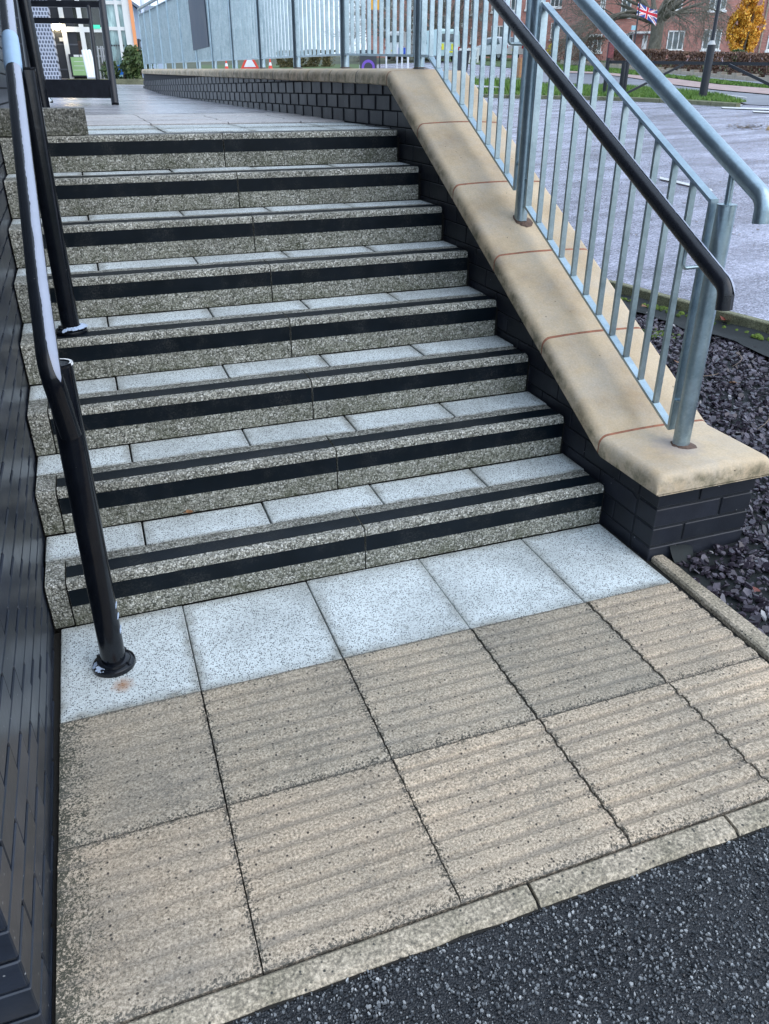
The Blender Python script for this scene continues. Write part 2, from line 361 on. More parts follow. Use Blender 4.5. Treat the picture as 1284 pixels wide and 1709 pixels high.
def make_coping():
    t = NT('sandstone_concrete'); p = t.pos(); oi = t.n('ShaderNodeObjectInfo').outputs['Random']
    c = t.ramp(t.noise(p, 4.5, 9, 0.6), [(0.3, (0.43, 0.32, 0.20)), (0.5, (0.56, 0.435, 0.285)), (0.7, (0.65, 0.525, 0.365))])
    c = t.mix(t.ramp(t.noise(p, 5.2, 9, 0.75), [(0.44, 0.0), (0.68, 0.45)]), c, (0.46, 0.44, 0.405))
    c = t.mix(1.0, c, t.ramp(t.noise(p, 150, 3), [(0.3, 0.88), (0.7, 1.08)]), 'MULTIPLY')
    c = t.mix(1.0, c, t.ramp(oi, [(0, 0.94), (1, 1.05)]), 'MULTIPLY')
    v = t.vor(p, 26); sp = t.math('MULTIPLY', t.ramp(v.outputs['Distance'], [(0.05, 1.0), (0.085, 0.0)]), t.ramp(t.sep(v.outputs['Color'])[0], [(0.62, 0.0), (0.66, 1.0)]))
    c = t.mix(t.math('MULTIPLY', sp, 0.85), c, (0.07, 0.06, 0.045))
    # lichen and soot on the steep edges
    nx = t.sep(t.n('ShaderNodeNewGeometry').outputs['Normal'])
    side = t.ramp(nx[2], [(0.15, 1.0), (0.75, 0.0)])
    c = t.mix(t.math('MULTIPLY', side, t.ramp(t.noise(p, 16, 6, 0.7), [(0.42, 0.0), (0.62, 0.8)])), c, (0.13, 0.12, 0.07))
    # wet grey stain round the end post's foot
    px = t.sep(p); dx = t.math('SUBTRACT', px[0], 2.13); dy = t.math('SUBTRACT', px[1], -0.12)
    d = t.math('SQRT', t.math('ADD', t.math('MULTIPLY', dx, dx), t.math('MULTIPLY', dy, dy)))
    d = t.math('ADD', d, t.math('MULTIPLY', t.math('SUBTRACT', t.noise(p, 18, 4), 0.5), 0.10))
    c = t.mix(t.ramp(d, [(0.0, 0.65), (0.05, 0.5), (0.10, 0.0)]), c, (0.30, 0.28, 0.30))
    h = t.math('ADD', t.noise(p, 220, 3), t.math('MULTIPLY', sp, -1.2))
    return t.out(c, 0.75, t.bump(h, 0.0011, 1.0, t.bump(t.noise(p, 12, 4), 0.003)))
M['coping'] = make_coping()
M['pink'] = flat('terracotta_mortar', (0.30, 0.125, 0.075), 0.9, 0, 0.35, 40)
M['rustmud'] = flat('rusty_grout', (0.11, 0.068, 0.05), 0.8, 0, 0.5, 60)

def make_island(name, stops, rough=(0.3, 0.7), bump=0.0008, nsc=90):
    t = NT(name); p = t.pos(); r_ = t.n('ShaderNodeNewGeometry').outputs['Random Per Island']
    c = t.ramp(r_, stops)
    c = t.mix(1.0, c, t.ramp(t.noise(p, nsc, 3), [(0.3, 0.8), (0.7, 1.2)]), 'MULTIPLY')
    return t.out(c, t.ramp(r_, [(0, rough[0]), (1, rough[1])]), t.bump(t.noise(p, nsc * 1.5, 3), bump))
M['slate'] = make_island('plum_slate', [(0, (0.018, 0.014, 0.021)), (0.35, (0.040, 0.032, 0.045)), (0.7, (0.068, 0.056, 0.076)), (0.93, (0.11, 0.097, 0.12)), (0.985, (0.17, 0.16, 0.18)), (1.0, (0.42, 0.42, 0.42))], (0.22, 0.55))
M['chips'] = make_island('asphalt_chippings', [(0, (0.018, 0.02, 0.023)), (0.35, (0.05, 0.055, 0.06)), (0.65, (0.13, 0.138, 0.145)), (0.88, (0.24, 0.25, 0.255)), (1.0, (0.38, 0.39, 0.39))], (0.25, 0.6), 0.0004, 300)

def make_asphalt(name, lo, hi, rough, sc=110.0, bump=0.004, wet=0.0):
    t = NT(name); p = t.pos(); v = t.vor(p, sc); cs = t.sep(v.outputs['Color'])
    c = t.ramp(cs[0], [(0.0, lo), (0.7, tuple((a + b) / 2 for a, b in zip(lo, hi))), (1.0, hi)])
    c = t.mix(1.0, c, t.ramp(t.noise(p, 1.6, 8, 0.7), [(0.3, 0.75), (0.7, 1.2)]), 'MULTIPLY')
    st = t.noise(t.pos((0.22, 1.5, 1.0), (0, 0, R(20))), 1.3, 6, 0.7)
    if sc < 100: c = t.mix(1.0, c, t.ramp(st, [(0.36, 0.62), (0.5, 0.98), (0.66, 1.22)]), 'MULTIPLY')
    r_ = t.ramp(t.mix(0.5, t.noise(p, 0.8, 7, 0.65), st), [(0.40, rough * (1 - wet)), (0.60, rough)])
    return t.out(c, r_, t.bump(t.math('SUBTRACT', 1.0, v.outputs['Distance']), bump))
M['asphalt'] = make_asphalt('asphalt_binder', (0.006, 0.008, 0.011), (0.028, 0.031, 0.036), 0.55, 230, 0.003)
M['carpark'] = make_asphalt('damp_carpark_asphalt', (0.17, 0.175, 0.225), (0.50, 0.50, 0.62), 0.32, 70, 0.006, 0.55)
M['road'] = make_asphalt('road_asphalt', (0.14, 0.15, 0.18), (0.23, 0.24, 0.28), 0.5, 40, 0.002, 0.3)
M['landing'] = make_asphalt('damp_landing_concrete', (0.34, 0.34, 0.37), (0.54, 0.54, 0.58), 0.30, 160, 0.0008, 0.45)
M['palebuff'] = make_asphalt('damp_pale_ribbed_concrete', (0.38, 0.36, 0.36), (0.58, 0.56, 0.55), 0.45, 160, 0.0008, 0.3)
M['pathgrey'] = flat('pale_path', (0.23, 0.24, 0.27), 0.6, 0, 0.2, 2)
M['pathpink'] = flat('pink_block_verge', (0.36, 0.26, 0.24), 0.75, 0, 0.25, 3)
M['linewhite'] = flat('worn_road_paint', (0.55, 0.56, 0.56), 0.6, 0, 0.25, 9)
M['soil'] = flat('dark_soil', (0.028, 0.022, 0.02), 0.95, 0, 0.5, 25)
M['earth'] = flat('earth', (0.06, 0.07, 0.035), 0.95, 0, 0.4, 1.5)
M['membrane'] = flat('black_weed_membrane', (0.009, 0.013, 0.014), 0.75, 0, 0.4, 30)
M['moss'] = make_island('moss', [(0, (0.04, 0.075, 0.012)), (1, (0.13, 0.19, 0.03))], (0.8, 1.0), 0.002, 200)
M['grass'] = make_island('grass_blades', [(0, (0.06, 0.13, 0.018)), (0.6, (0.12, 0.24, 0.035)), (1, (0.20, 0.30, 0.06))], (0.5, 0.7))
M['leafred'] = flat('fallen_red_leaf', (0.14, 0.03, 0.018), 0.6, 0, 0.4, 60)
M['leafbrown'] = flat('fallen_brown_leaf', (0.22, 0.11, 0.05), 0.7, 0, 0.4, 60)
M['twig'] = flat('dry_twig', (0.24, 0.18, 0.13), 0.8, 0, 0.3, 60)
# ================================================================== GROUND AND PAVEMENT
def onplane(px, py, P0, n):
    d = ray(px, py); return CAM + d * ((P0 - CAM).dot(n) / d.dot(n))
def onx(px, py, X): return onplane(px, py, Vector((X, 0, 0)), Vector((1, 0, 0)))
def sheet(name, pts, mat, **kw):
    m = MB(); m.add(pts, [tuple(range(len(pts)))]); return m.build(name, mat, **kw)
# great base sheet out to the horizon
m = MB(); xs = [-400, -60, -10, 2.1, 4.2, 12, 40, 90, 400]; ys = [-400, -1.5, 2, 14, 30, 60, 120, 500]
def zbase(x, y):
    if x < 0 and y < 0: return -0.16
    return zpark(x, y) - 0.1 if (x > 4.1) else (-0.16 if y < 2.2 else zpark(x, y) - 0.25)
P = []
for y in ys:
    for x in xs:
        yy = min(max(y, -1.5), 120); xx = min(max(x, 2.1), 90)
        P.append((x, y, (-0.16 if y < 0 and x < 4 else min(zpark(xx, yy) - 0.12, zpark(xx, yy) - 0.12))))
n = len(xs)
m.add(P, [(j*n+i, j*n+i+1, (j+1)*n+i+1, (j+1)*n+i) for j in range(len(ys)-1) for i in range(n-1)])
m.build('ground', M['earth'], kind='structure')
sheet('asphalt_footway', [(-6, -6, -0.016), (6, -6, -0.016), (6, -1.27, -0.016), (-6, -1.27, -0.016)], M['asphalt'], kind='structure')

pave = struct('pavement')
sheet('joint_bed', [(0.0, -1.28, -0.014), (2.02, -1.28, -0.014), (2.02, 0.0, -0.014), (0.0, 0.0, -0.014)], M['joint'], parent=pave)
def ribbed(x0, x1, y0, y1, z, hgt, seed, pitch=0.05, wob=0.0025):
    rnd = random.Random(seed); b = MB(); ny = int((y1 - y0) / 0.0042); nx = max(4, int((x1 - x0) / 0.025)); rows = []
    e = 0.004
    for i in range(nx + 1):
        x = x0 + (x1 - x0) * i / nx; r = [(x, y0, z - 0.04)]
        for j in range(ny + 1):
            y = y0 + (y1 - y0) * j / ny; ph = ((y - y0) / pitch) % 1.0
            prof = 0.5 - 0.5 * math.cos(2 * PI * ph); prof = min(1.0, max(0.0, (prof - 0.06) * 3.0)); prof = prof * prof * (3 - 2 * prof)
            edge = min(y - y0, y1 - y); k = 1.0
            wear = 0.85 + 0.4 * noise.noise(Vector((x * 3.0, y * 3.0, seed * 1.7)))
            zz = z + hgt * prof * k * max(0.45, wear) + 0.0009 * noise.noise(Vector((x * 40, y * 40, seed)))
            if edge < 0.001: zz -= 0.0015
            xx = x
            if i == 0: xx = x + 0.0002 + (0.0012 + 0.0007 * (x0 > 0.7)) * noise.noise(Vector((y * 55, seed, 0.0))) + 0.0006 * prof + 0.0012 * (x0 > 1.0)
            if i == nx: xx = x - 0.0002 + (0.0012 + 0.0007 * (x0 > 0.7)) * noise.noise(Vector((y * 55, seed, 7.0))) - 0.0006 * prof - 0.0012 * (x0 > 0.8)
            yy = y + (wob * 0.5 * noise.noise(Vector((x * 38, seed, 3.0 + j))) if j in (0, ny) else 0)
            r.append((xx, yy, zz))
        r.append((x, y1, z - 0.04)); rows.append(r)
    b.loft(rows); return b
def flatslab(x0, x1, y0, y1, z, seed, th=0.04, b_=0.0025):
    m_ = MB(); r = random.Random(seed); dz = r.uniform(-0.0015, 0.0015)
    m_.cbox(x0, x1, y0, y1, z - th, z + dz, b_); return m_
XS = [0.060, 0.419, 0.819, 1.219, 1.619, 1.948]
g = 0.0014
for i in range(5):
    flatslab(XS[i] + g, XS[i+1] - g, -0.4165, -0.004, 0.0, i).build('smooth_white_slab', M['white'], pave)
    for j, (a, b_) in enumerate(((-0.8192, -0.4190), (-1.2188, -0.8212))):
        hg = [[0.0022, 0.0044, 0.0048, 0.0052, 0.0075], [0.0030, 0.0056, 0.0068, 0.0075, 0.0080]][j][i]
        sh = -0.006 if i == 4 else 0
        ribbed(XS[i] + g - 0.001*j, XS[i+1] - g + sh * (1 + j), a, b_, 0.0, hg, i * 7 + j * 31).build('ribbed_slab', M['buff2'] if j or i == 4 else M['buff'], pave, smooth=40)
KX = [-0.05, 0.965, 1.46, 1.955]
for i in range(3):
    b = MB(); rings = []
    for k in range(25):
        x = KX[i] + 0.004 + (KX[i+1] - KX[i] - 0.008) * k / 24
        w_ = 0.003 * noise.noise(Vector((x * 9, 4.0, 0))); w2 = 0.004 * noise.noise(Vector((x * 13, 9.0, 0)))
        y0, y1 = -1.275 + w2, -1.2225
        rings.append([(x, y0, -0.06), (x, y0, -0.012), (x, y0 + 0.010, -0.003 + w_ * 0.5), (x, y1 - 0.006, 0.0), (x, y1, -0.006), (x, y1, -0.06)])
    b.loft(rings).build('edging_kerb', M['kerb'], pave, smooth=35)
b = MB(); rings = []
for k in range(25):
    t_ = k / 24; y = -0.275 - 1.02 * t_; xi = 1.978 - 0.030 * t_ + 0.002 * noise.noise(Vector((y * 14, 0, 0))); xo = 2.030 + 0.004 * t_ + 0.003 * noise.noise(Vector((y * 10, 3, 0)))
    rings.append([(xi, y, -0.08), (xi, y, 0.0), (xi + 0.006, y, 0.007), (xo - 0.008, y, 0.006), (xo, y, -0.002), (xo, y, -0.08)])
b.loft(rings).build('side_edging', M['kerb'], pave, smooth=35)

# asphalt chippings in front of the kerb
def chips(name, n, xr, yr, zf, size, flat_, mat, seed, inside=None, tilt=0.25, sides=6, **kw):
    r = random.Random(seed); V = []; F = []; U = r.uniform; cnt = 0
    while cnt < n:
        x, y = U(*xr), U(*yr)
        if inside and not inside(x, y): continue
        cnt += 1
        s_ = size[0] + (size[1] - size[0]) * r.random() ** 2.2; th = s_ * U(*flat_)
        el = U(0.5, 1.0); a0 = U(0, 6.283); ca, sa = math.cos(a0), math.sin(a0)
        tx, ty = r.gauss(0, tilt), r.gauss(0, tilt); z = zf(x, y)
        k = r.choice((5, 6, 7)) if sides > 4 else 5
        o = len(V); rad = [s_ * 0.5 * U(0.75, 1.1) for _ in range(k)]
        for lev, sc_ in ((-1, 0.92), (1, 0.80)):
            for j in range(k):
                a = 6.283 * (j + 0.12 * ((j * 7) % 3)) / k; px_, py_ = math.cos(a) * rad[j] * sc_, math.sin(a) * rad[j] * el * sc_
                X_, Y_ = px_ * ca - py_ * sa, px_ * sa + py_ * ca
                V.append((x + X_, y + Y_, z + lev * th * 0.5 + X_ * tx + Y_ * ty))
        F.append(tuple(o + k + j for j in range(k)))
        for j in range(k): F.append((o + j, o + (j + 1) % k, o + k + (j + 1) % k, o + k + j))
    m_ = MB(); m_.v = V; m_.f = F; m_.m = [0] * len(F)
    return m_.build(name, mat, **kw)
chips('asphalt_chippings', 46000, (0.15, 2.6), (-2.05, -1.278), lambda x, y: -0.0136 + 0.003 * noise.noise(Vector((x * 6, y * 6, 0))), (0.0028, 0.0105), (0.4, 0.7), M['chips'], 3, None, 0.25, 4, kind='stuff')

# ================================================================== STAIRS
H, D = 0.153621, 0.307945
XL, XJ, XRT, XW = 0.103, 1.028, 1.947, 1.966
def xw(y): return 0.052 - 0.012 * (y + 1.2)
stairs = thing('staircase', 'outdoor flight of eight pebble-faced concrete steps with black grip strips between two dark brick walls', 'stairs')
def prism_x(poly, x0, x1):
    m_ = MB(); n_ = len(poly)
    return m_.add([(x0, y, z) for y, z in poly] + [(x1, y, z) for y, z in poly],
        [tuple(range(n_))[::-1], tuple(range(n_, 2*n_))] + [(i, (i+1) % n_, n_ + (i+1) % n_, n_ + i) for i in range(n_)])
core = MB()
for k in range(8):
    core.box(0.0, XW + 0.02, k * D + 0.02, 2.62, k * H - 0.1, (k + 1) * H - 0.035)
core.build('step_core', M['joint'], stairs)
def stone(x0, x1, y, z, seed, h=H, d=0.145):
    b = MB(); n_ = max(2, int((x1 - x0) / 0.03)); rings = []; r_ = 0.014
    for i in range(n_ + 1):
        x = x0 + (x1 - x0) * i / n_; e = 0
        w1 = 0.0014 * noise.noise(Vector((x * 12, seed, 0))); w2 = 0.0012 * noise.noise(Vector((x * 25, seed, 5)))
        ring = [(x, y + e, z), (x, y + e + w1 * 0.5, z + h * 0.5)]
        for k in range(6):
            a = PI / 2 * k / 5; ring.append((x, y + e + w1 + r_ * (1 - math.cos(a)), z + h - r_ - e + (r_) * math.sin(a) + w2 * (1 if k > 2 else 0)))
        ring += [(x, y + d - 0.004, z + h - e + w2 * .5), (x, y + d, z + h - 0.004 - e), (x, y + d, z)]
        rings.append(ring)
    return b.loft(rings)
TJ = [0, 0.342, 0.748, 1.147, 1.55, 1.962]
for k in range(8):
    y0, z0 = k * D, k * H; gz = 0.0015
    for (a, b_) in ((XL + 0.002, XJ - 0.0025), (XJ + 0.0025, XRT)):
        st = stone(a, b_, y0, z0 + gz, k * 3.1 + a, H - gz).build('step_stone', M['stone'], stairs, smooth=50)
        ra = 0.001 + 0.002 * abs(noise.noise(Vector((k * 1.3, a, 2))))
        for nm, bx in (('a', (y0 - 0.0018, y0 + 0.003, z0 + 0.069 + ra, z0 + 0.126 + ra)), ('b', (y0 + 0.030 + ra, y0 + 0.092 + ra, z0 + H - 0.003, z0 + H + 0.0016))):
            s_ = MB(); n_ = 24; rings = []
            for i in range(n_ + 1):
                x = a + 0.0006 + (b_ - a - 0.0012) * i / n_; j = 0.0007 * noise.noise(Vector((x * 22, k, a)))
                ya, yb, za, zb = bx
                if nm == 'a': rings.append([(x, ya, za + j), (x, yb, za + j), (x, yb, zb + j), (x, ya, zb + j)])
                else: rings.append([(x, ya + j, za), (x, yb + j, za), (x, yb + j, zb), (x, ya + j, zb)])
            s_.loft(rings).build('grip_strip', M['tape'], st)
    dx = 0.004 * math.sin(k * 2.3)
    stone(xw(y0) + 0.008, XL - 0.003, y0 + 0.002 + dx, z0 + gz, k * 5.7, H - gz - 0.002).build('end_block', M['stone'], stairs, smooth=50)
    if k < 7:
        for i in range(5):
            a = xw(y0) + 0.006 if i == 0 else TJ[i] + 0.003 + dx; b_ = TJ[i+1] - 0.003 + (dx if i < 4 else 0)
            flatslab(a, b_, y0 + 0.149, y0 + D - 0.004, z0 + H - 0.0005, k * 9 + i, 0.03).build('tread_slab', M['white'], stairs)
# ---- landing
land = struct('landing')
LX = [0.0, 0.32, 0.77, 1.22, 1.67, 2.05]
LY = [2.156 + 0.149, 2.70, 3.10, 3.55, 4.05, 4.60]
for i in range(5):
    for j in range(5):
        if j < 2: flatslab(LX[i] + .003, LX[i+1] - .003, LY[j] + .003, LY[j+1] - .003, zland(LY[j]) , i + j * 5, 0.03).build('smooth_paving_slab', M['white'], land)
        else: ribbed(LX[i] + .003, LX[i+1] - .003, LY[j] + .003, LY[j+1] - .003, zland(LY[j] + .2) , 0.004, i + j * 5).build('ribbed_paving_slab', M['palebuff'], land, smooth=40)
m = MB(); ny = 24; pts = []
LYY = [4.6 + (21.5 - 4.6) * i / ny for i in range(ny + 1)]
for y in LYY: pts += [(-8 if y > 6.6 else 0.0, y, zland(y)), (2.02 if y < 14.2 else 9.0, y, zland(y))]
m.add(pts, [(2*i, 2*i+1, 2*i+3, 2*i+2) for i in range(ny)])
m.build('landing_concrete', M['landing'], land)
sheet('landing_sub_base', [(0, 2.3, 1.19), (2.0, 2.3, 1.19), (2.0, 4.6, 1.215), (0, 4.6, 1.215)], M['joint'], parent=land)
b = stone(0.0, 0.405, 2.172, 1.232, 77, 0.112, 0.16)
tag(b.build('kerb_block', M['block'], smooth=50), 'dark pebbly concrete block lying at the head of the stairs by the left wall', 'kerb block')

# ================================================================== LEFT BRICK WALL
def clip(poly, f):       # keep points with f(p) >= 0
    out = []
    for i in range(len(poly)):
        a, b = poly[i], poly[(i+1) % len(poly)]; fa, fb = f(a), f(b)
        if fa >= 0: out.append(a)
        if (fa >= 0) != (fb >= 0):
            t = fa / (fa - fb); out.append((a[0] + (b[0] - a[0]) * t, a[1] + (b[1] - a[1]) * t))
    return out
lw = thing('brick_wall', 'tall black painted brick wall rising beside the left edge of the steps', 'wall')
meshes = {}
def brick_mesh(kind, L, mat):
    key = (kind, round(L, 3), mat.name)
    if key not in meshes:
        b = MB()
        if kind == 'x+': b.cbox(-0.1, 0, 0, L, 0, 0.0655, 0.0025)
        elif kind == 'x-': b.cbox(0, 0.1, 0, L, 0, 0.0655, 0.0025)
        elif kind == 'y-': b.cbox(0, L, 0, 0.1, 0, 0.0655, 0.0025)
        meshes[key] = b.mesh('brick', mat)
    return meshes[key]
YE = -1.205; cand = []; rb = random.Random(5)
for c_ in range(-3, 84):
    z = -0.002 + 0.075 * c_ + 0.035 - 0.028
    off = 0 if c_ % 2 else 0.1125
    y = YE + 0.003 * (z)          # left face
    ylist = []; yy = YE
    first = 0.215 if c_ % 2 else 0.1025
    while yy < 7.0:
        L = first if yy == YE else 0.215
        ylist.append((yy, L)); yy += L + 0.010
    for (yy, L) in ylist:
        cand.append(('x+', xw(yy) + rb.uniform(-0.0004, 0.0004), yy, z, L))
    xx = xw(YE) - 0.002
    fl = 0.1025 if c_ % 2 else 0.215; kx = 0
    xx -= fl
    while xx > -2.2:
        if not (kx == 0 and fl < 0.12): pass
        cand.append(('y-', xx if kx else xx, YE - 0.001, z, fl if kx == 0 else 0.215)); kx += 1; xx -= 0.225
vis = []
for c_ in cand:
    kd, x, y, z, L = c_
    if kd == 'x+': q0, q1 = proj((x, y, z)), proj((x, y + L, z + 0.065))
    else: q0, q1 = proj((x, y, z)), proj((x + L, y, z + 0.065))
    ok = q0 and q1 and any(-30 < q[0] < 1290 and -30 < q[1] < 1740 for q in (q0, q1))
    sz = (abs(q0[0] - q1[0]) + 1) * (abs(q0[1] - q1[1]) + 1) if ok else 0
    vis.append((sz, c_))
vis.sort(key=lambda t: -t[0])
rest = MB()
for i, (sz, (kd, x, y, z, L)) in enumerate(vis):
    if kd == 'y-' and L < 0.12: continue     # the header's end is the stretcher's own end
    if i < 285 and sz > 0: inst('brick', brick_mesh(kd, L, M['brick']), (x, y, z), 0, lw)
    elif kd == 'x+': rest.box(x - 0.1, x, y, y + L, z, z + 0.0655)
    else: rest.box(x, x + L, y, y + 0.1, z, z + 0.0655)
rest.build('further_bricks', M['brick'], lw, kind='stuff')
m = MB(); m.add([(xw(YE) - 0.006, YE + 0.006, -0.2), (xw(7) - 0.006, 7.0, -0.2), (-2.4, 7.0, -0.2), (-2.4, YE + 0.006, -0.2),
                 (xw(YE) - 0.006, YE + 0.006, 6.35), (xw(7) - 0.006, 7.0, 6.35), (-2.4, 7.0, 6.35), (-2.4, YE + 0.006, 6.35)],
                [(0,3,2,1),(4,5,6,7),(0,1,5,4),(1,2,6,5),(2,3,7,6),(3,0,4,7)])
m.build('mortar', M['mortar'], lw)

# ================================================================== RIGHT RETAINING WALL
rw = thing('retaining_wall', 'low dark brick wall with buff coping that slopes down beside the steps to a square pier', 'wall')
YK = 2.25
def xo(y): return -0.028 * max(0.0, y - YK)
def zb(y):
    if y < 0.02: return 0.262
    return 0.262 + 0.525 * (min(y, YK) - 0.02) + 0.018 * max(0.0, y - YK) + 0.005 * min(1.0, max(0.0, (y - YK) * 4))
ZJ0 = 0.04
def wallbrick(y0, y1, z0, z1, name='brick', visible=True):
    poly = [(y0, z0), (y1, z0), (y1, z1), (y0, z1)]
    if y1 > 0.02 and y0 < YK:
        poly = clip(poly, lambda p: (0.262 + 0.525 * (p[0] - 0.02) + 0.004) - p[1])
        if len(poly) < 3: return None
    ys_ = [p[0] for p in poly]; zs_ = [p[1] for p in poly]
    if max(ys_) - min(ys_) < 0.02 or max(zs_) - min(zs_) < 0.012: return None
    o = xo((y0 + y1) / 2); pr = rb.uniform(-0.0007, 0.0007)
    n_ = len(poly); cy = sum(ys_) / n_; cz = sum(zs_) / n_; ch = 0.0011
    ins = []
    for (a, b) in poly:
        dy, dz_ = a - cy, b - cz; ins.append((a - math.copysign(min(ch, abs(dy)), dy), b - math.copysign(min(ch, abs(dz_)), dz_)))
    x0 = 1.967 + o + pr
    m_ = MB(); m_.loft([[(x0 + 0.1, a, b) for a, b in poly], [(x0 + ch, a, b) for a, b in poly], [(x0, a, b) for a, b in ins]])
    return m_
restR = MB(); cnt = 0
for c_ in range(-1, 20):
    z0 = ZJ0 + 0.075 * c_ - 0.0; z0b = z0 + 0.0035; z1 = z0 + 0.0715
    y = -0.158 + (0.0 if c_ % 2 else 0.1125) - (0.225 if c_ % 2 == 0 else 0)
    while y < 14.2:
        y0, y1 = max(y, -0.160), y + 0.2185
        y += 0.225
        if y1 - y0 < 0.03: continue
        # course must show between the steps (or landing) and the coping
        ybot = (math.floor(max(y0, 0) / D) + (0 if y0 > 0 else -1)) * H if y0 < 8 * D else zland(y1)
        if y1 < 8 * D:
            low = max(0, math.floor((y0) / D)) * H - 0.03
        else: low = zland(y0) - 0.06 if y0 > 8 * D - 0.3 else 7 * H
        if z1 < low or z0b > zb(y1) + 0.03: continue
        m_ = wallbrick(y0, y1, z0b, min(z1, zb(y1) + 0.01) if y0 > YK - 0.1 else z1)
        if m_ is None: continue
        if cnt < 290 and y0 < 12: m_.build('brick', M['brickR'], rw); cnt += 1
        else:
            o_ = len(restR.v); restR.v += m_.v; restR.f += [tuple(i + o_ for i in f) for f in m_.f]; restR.m += m_.m
if restR.v: restR.build('further_bricks', M['brickR'], rw, kind='stuff')
perps = {-1: [], 0: [2.095], 1: [2.235], 2: [2.135]}
for c_ in (-1, 0, 1, 2):
    z0 = ZJ0 + 0.075 * c_ + 0.005; z1 = min(z0 + 0.065, 0.264); e = [1.967] + perps[c_] + [2.368]
    for i in range(len(e) - 1):
        a = e[i] + (0.005 if i else 0); b_ = e[i+1] - (0.005 if i < len(e) - 2 else 0)
        MB().cbox(a, b_, -0.269 + rb.uniform(-.001, .001), -0.169, z0, z1, 0.0025).build('brick', M['brickR'], rw)
poly = [(-0.262, -0.12), (14.15, -0.12), (14.15, 1.55), (YK, 1.43), (0.02, 0.25), (-0.262, 0.25)]
m = MB()
ysec = [-0.262, 0.02, YK, 14.1]
m.loft([[(1.9688 + xo(y), y, -0.15), (2.362 + xo(y), y, -0.15), (2.362 + xo(y), y, zb(y) + 0.004), (1.973 + xo(y), y, zb(y) + 0.004)] for y in ysec])
m.build('mortar', M['mortar'], rw)
def cprof(y, zoff=0.0, drop=0.0, shrink=0.0, xs_=0.0):
    x0, x1 = 1.922 + shrink + xo(y), 2.392 - shrink + xo(y); z = zb(y) + zoff; pts = []
    hh = 0.076 - drop - shrink; r_ = min(0.034, hh * 0.8)
    pts += [(x1 - 0.012, y, z), (x1, y, z + 0.006)]
    for k in range(6):
        a = PI / 2 * k / 5; pts.append((x1 - r_ + r_ * math.cos(a), y, z + hh - r_ - 0.006 + r_ * math.sin(a)))
    for k in range(1, 6):
        u = k / 6; pts.append((x1 - r_ + (x0 - x1 + 2 * r_) * u, y, z + hh - 0.006 + 0.006 * math.sin(PI * u)))
    for k in range(6):
        a = PI / 2 + PI / 2 * k / 5; pts.append((x0 + r_ + r_ * math.cos(a), y, z + hh - r_ - 0.006 + r_ * math.sin(a)))
    pts += [(x0, y, z + 0.006), (x0 + 0.012, y, z)]
    return pts
CJ = [-0.303, 0.035] + [0.035 + 0.4436 * k for k in range(1, 6)] + [2.253 + 0.4817 * k for k in range(1, 25)]
for i in range(len(CJ) - 1):
    a, b_ = CJ[i], CJ[i+1]; rings = []
    if i == 0:
        for k in range(7):
            th = PI / 2 * k / 6; r_ = 0.032
            rings.append(cprof(a + r_ * (1 - math.cos(PI/2 - (PI/2 - th))) if False else a + r_ * (1 - math.sin(PI/2 * (k/6))) * 0 + r_ * (1 - math.cos(th)), 0, r_ * (1 - math.sin(th))))
        ysr = [a + 0.10, a + 0.2, b_ - 0.02, b_ - 0.004]
    else: ysr = [a + 0.003, a + 0.006] + [a + (b_ - a) * k / 6 for k in range(1, 6)] + [b_ - 0.006, b_ - 0.003]
    for y in ysr:
        e = 0.0015 if (i and (y == ysr[0] or y == ysr[-1])) else 0
        rings.append([(p[0], p[1], p[2] + 0.0012 * noise.noise(Vector((p[0] * 9, p[1] * 9, 2))) ) for p in cprof(y, 0, e, e * 0.5)])
    MB().loft(rings).build('coping_stone', M['coping'], rw, smooth=40)
    if i < len(CJ) - 2: MB().loft([cprof(b_ - 0.0045, 0, 0, 0.0006), cprof(b_ + 0.0045, 0, 0, 0.0006)]).build('coping_joint', M['pink'] if b_ < 2.4 else M['mortar'], rw, smooth=40)

# ================================================================== GALVANISED RAILING
rl = thing('steel_railing', 'long galvanised steel railing with round posts and flat balusters standing on the buff coping', 'railing')
G = M['galv']; X0 = 2.14
def zc(y): return zb(y) + 0.077
def line(px, py, X, s=0.525):
    P = onx(px, py, X); return lambda y: P.z + s * (y - P.y)
zbot = line(985, 505, X0); ztop = line(1080, 205, X0)
YB = onx(869, 366, X0).y
PB = Vector((X0, YB, zc(YB) - 0.005)); PA = Vector((2.148, -0.118, 0.332))
def rx(y): return X0 + xo(y)
yk = onx(718, 84, X0).y
def bot(y): return zbot(y) if y < yk else zbot(yk) + 0.018 * (y - yk) + 0.025 * min(1, (y - yk) / 1.2)
def top(y): return ztop(y) if y < yk else ztop(yk) + 0.018 * (y - yk) + 0.06 * min(1, (y - yk) / 6)
tubl = line(1130, 180, X0)
def tubz(y): return tubl(y) if y < yk else tubl(yk) + 0.018 * (y - yk) + 0.03 * min(1, (y - yk) / 6)
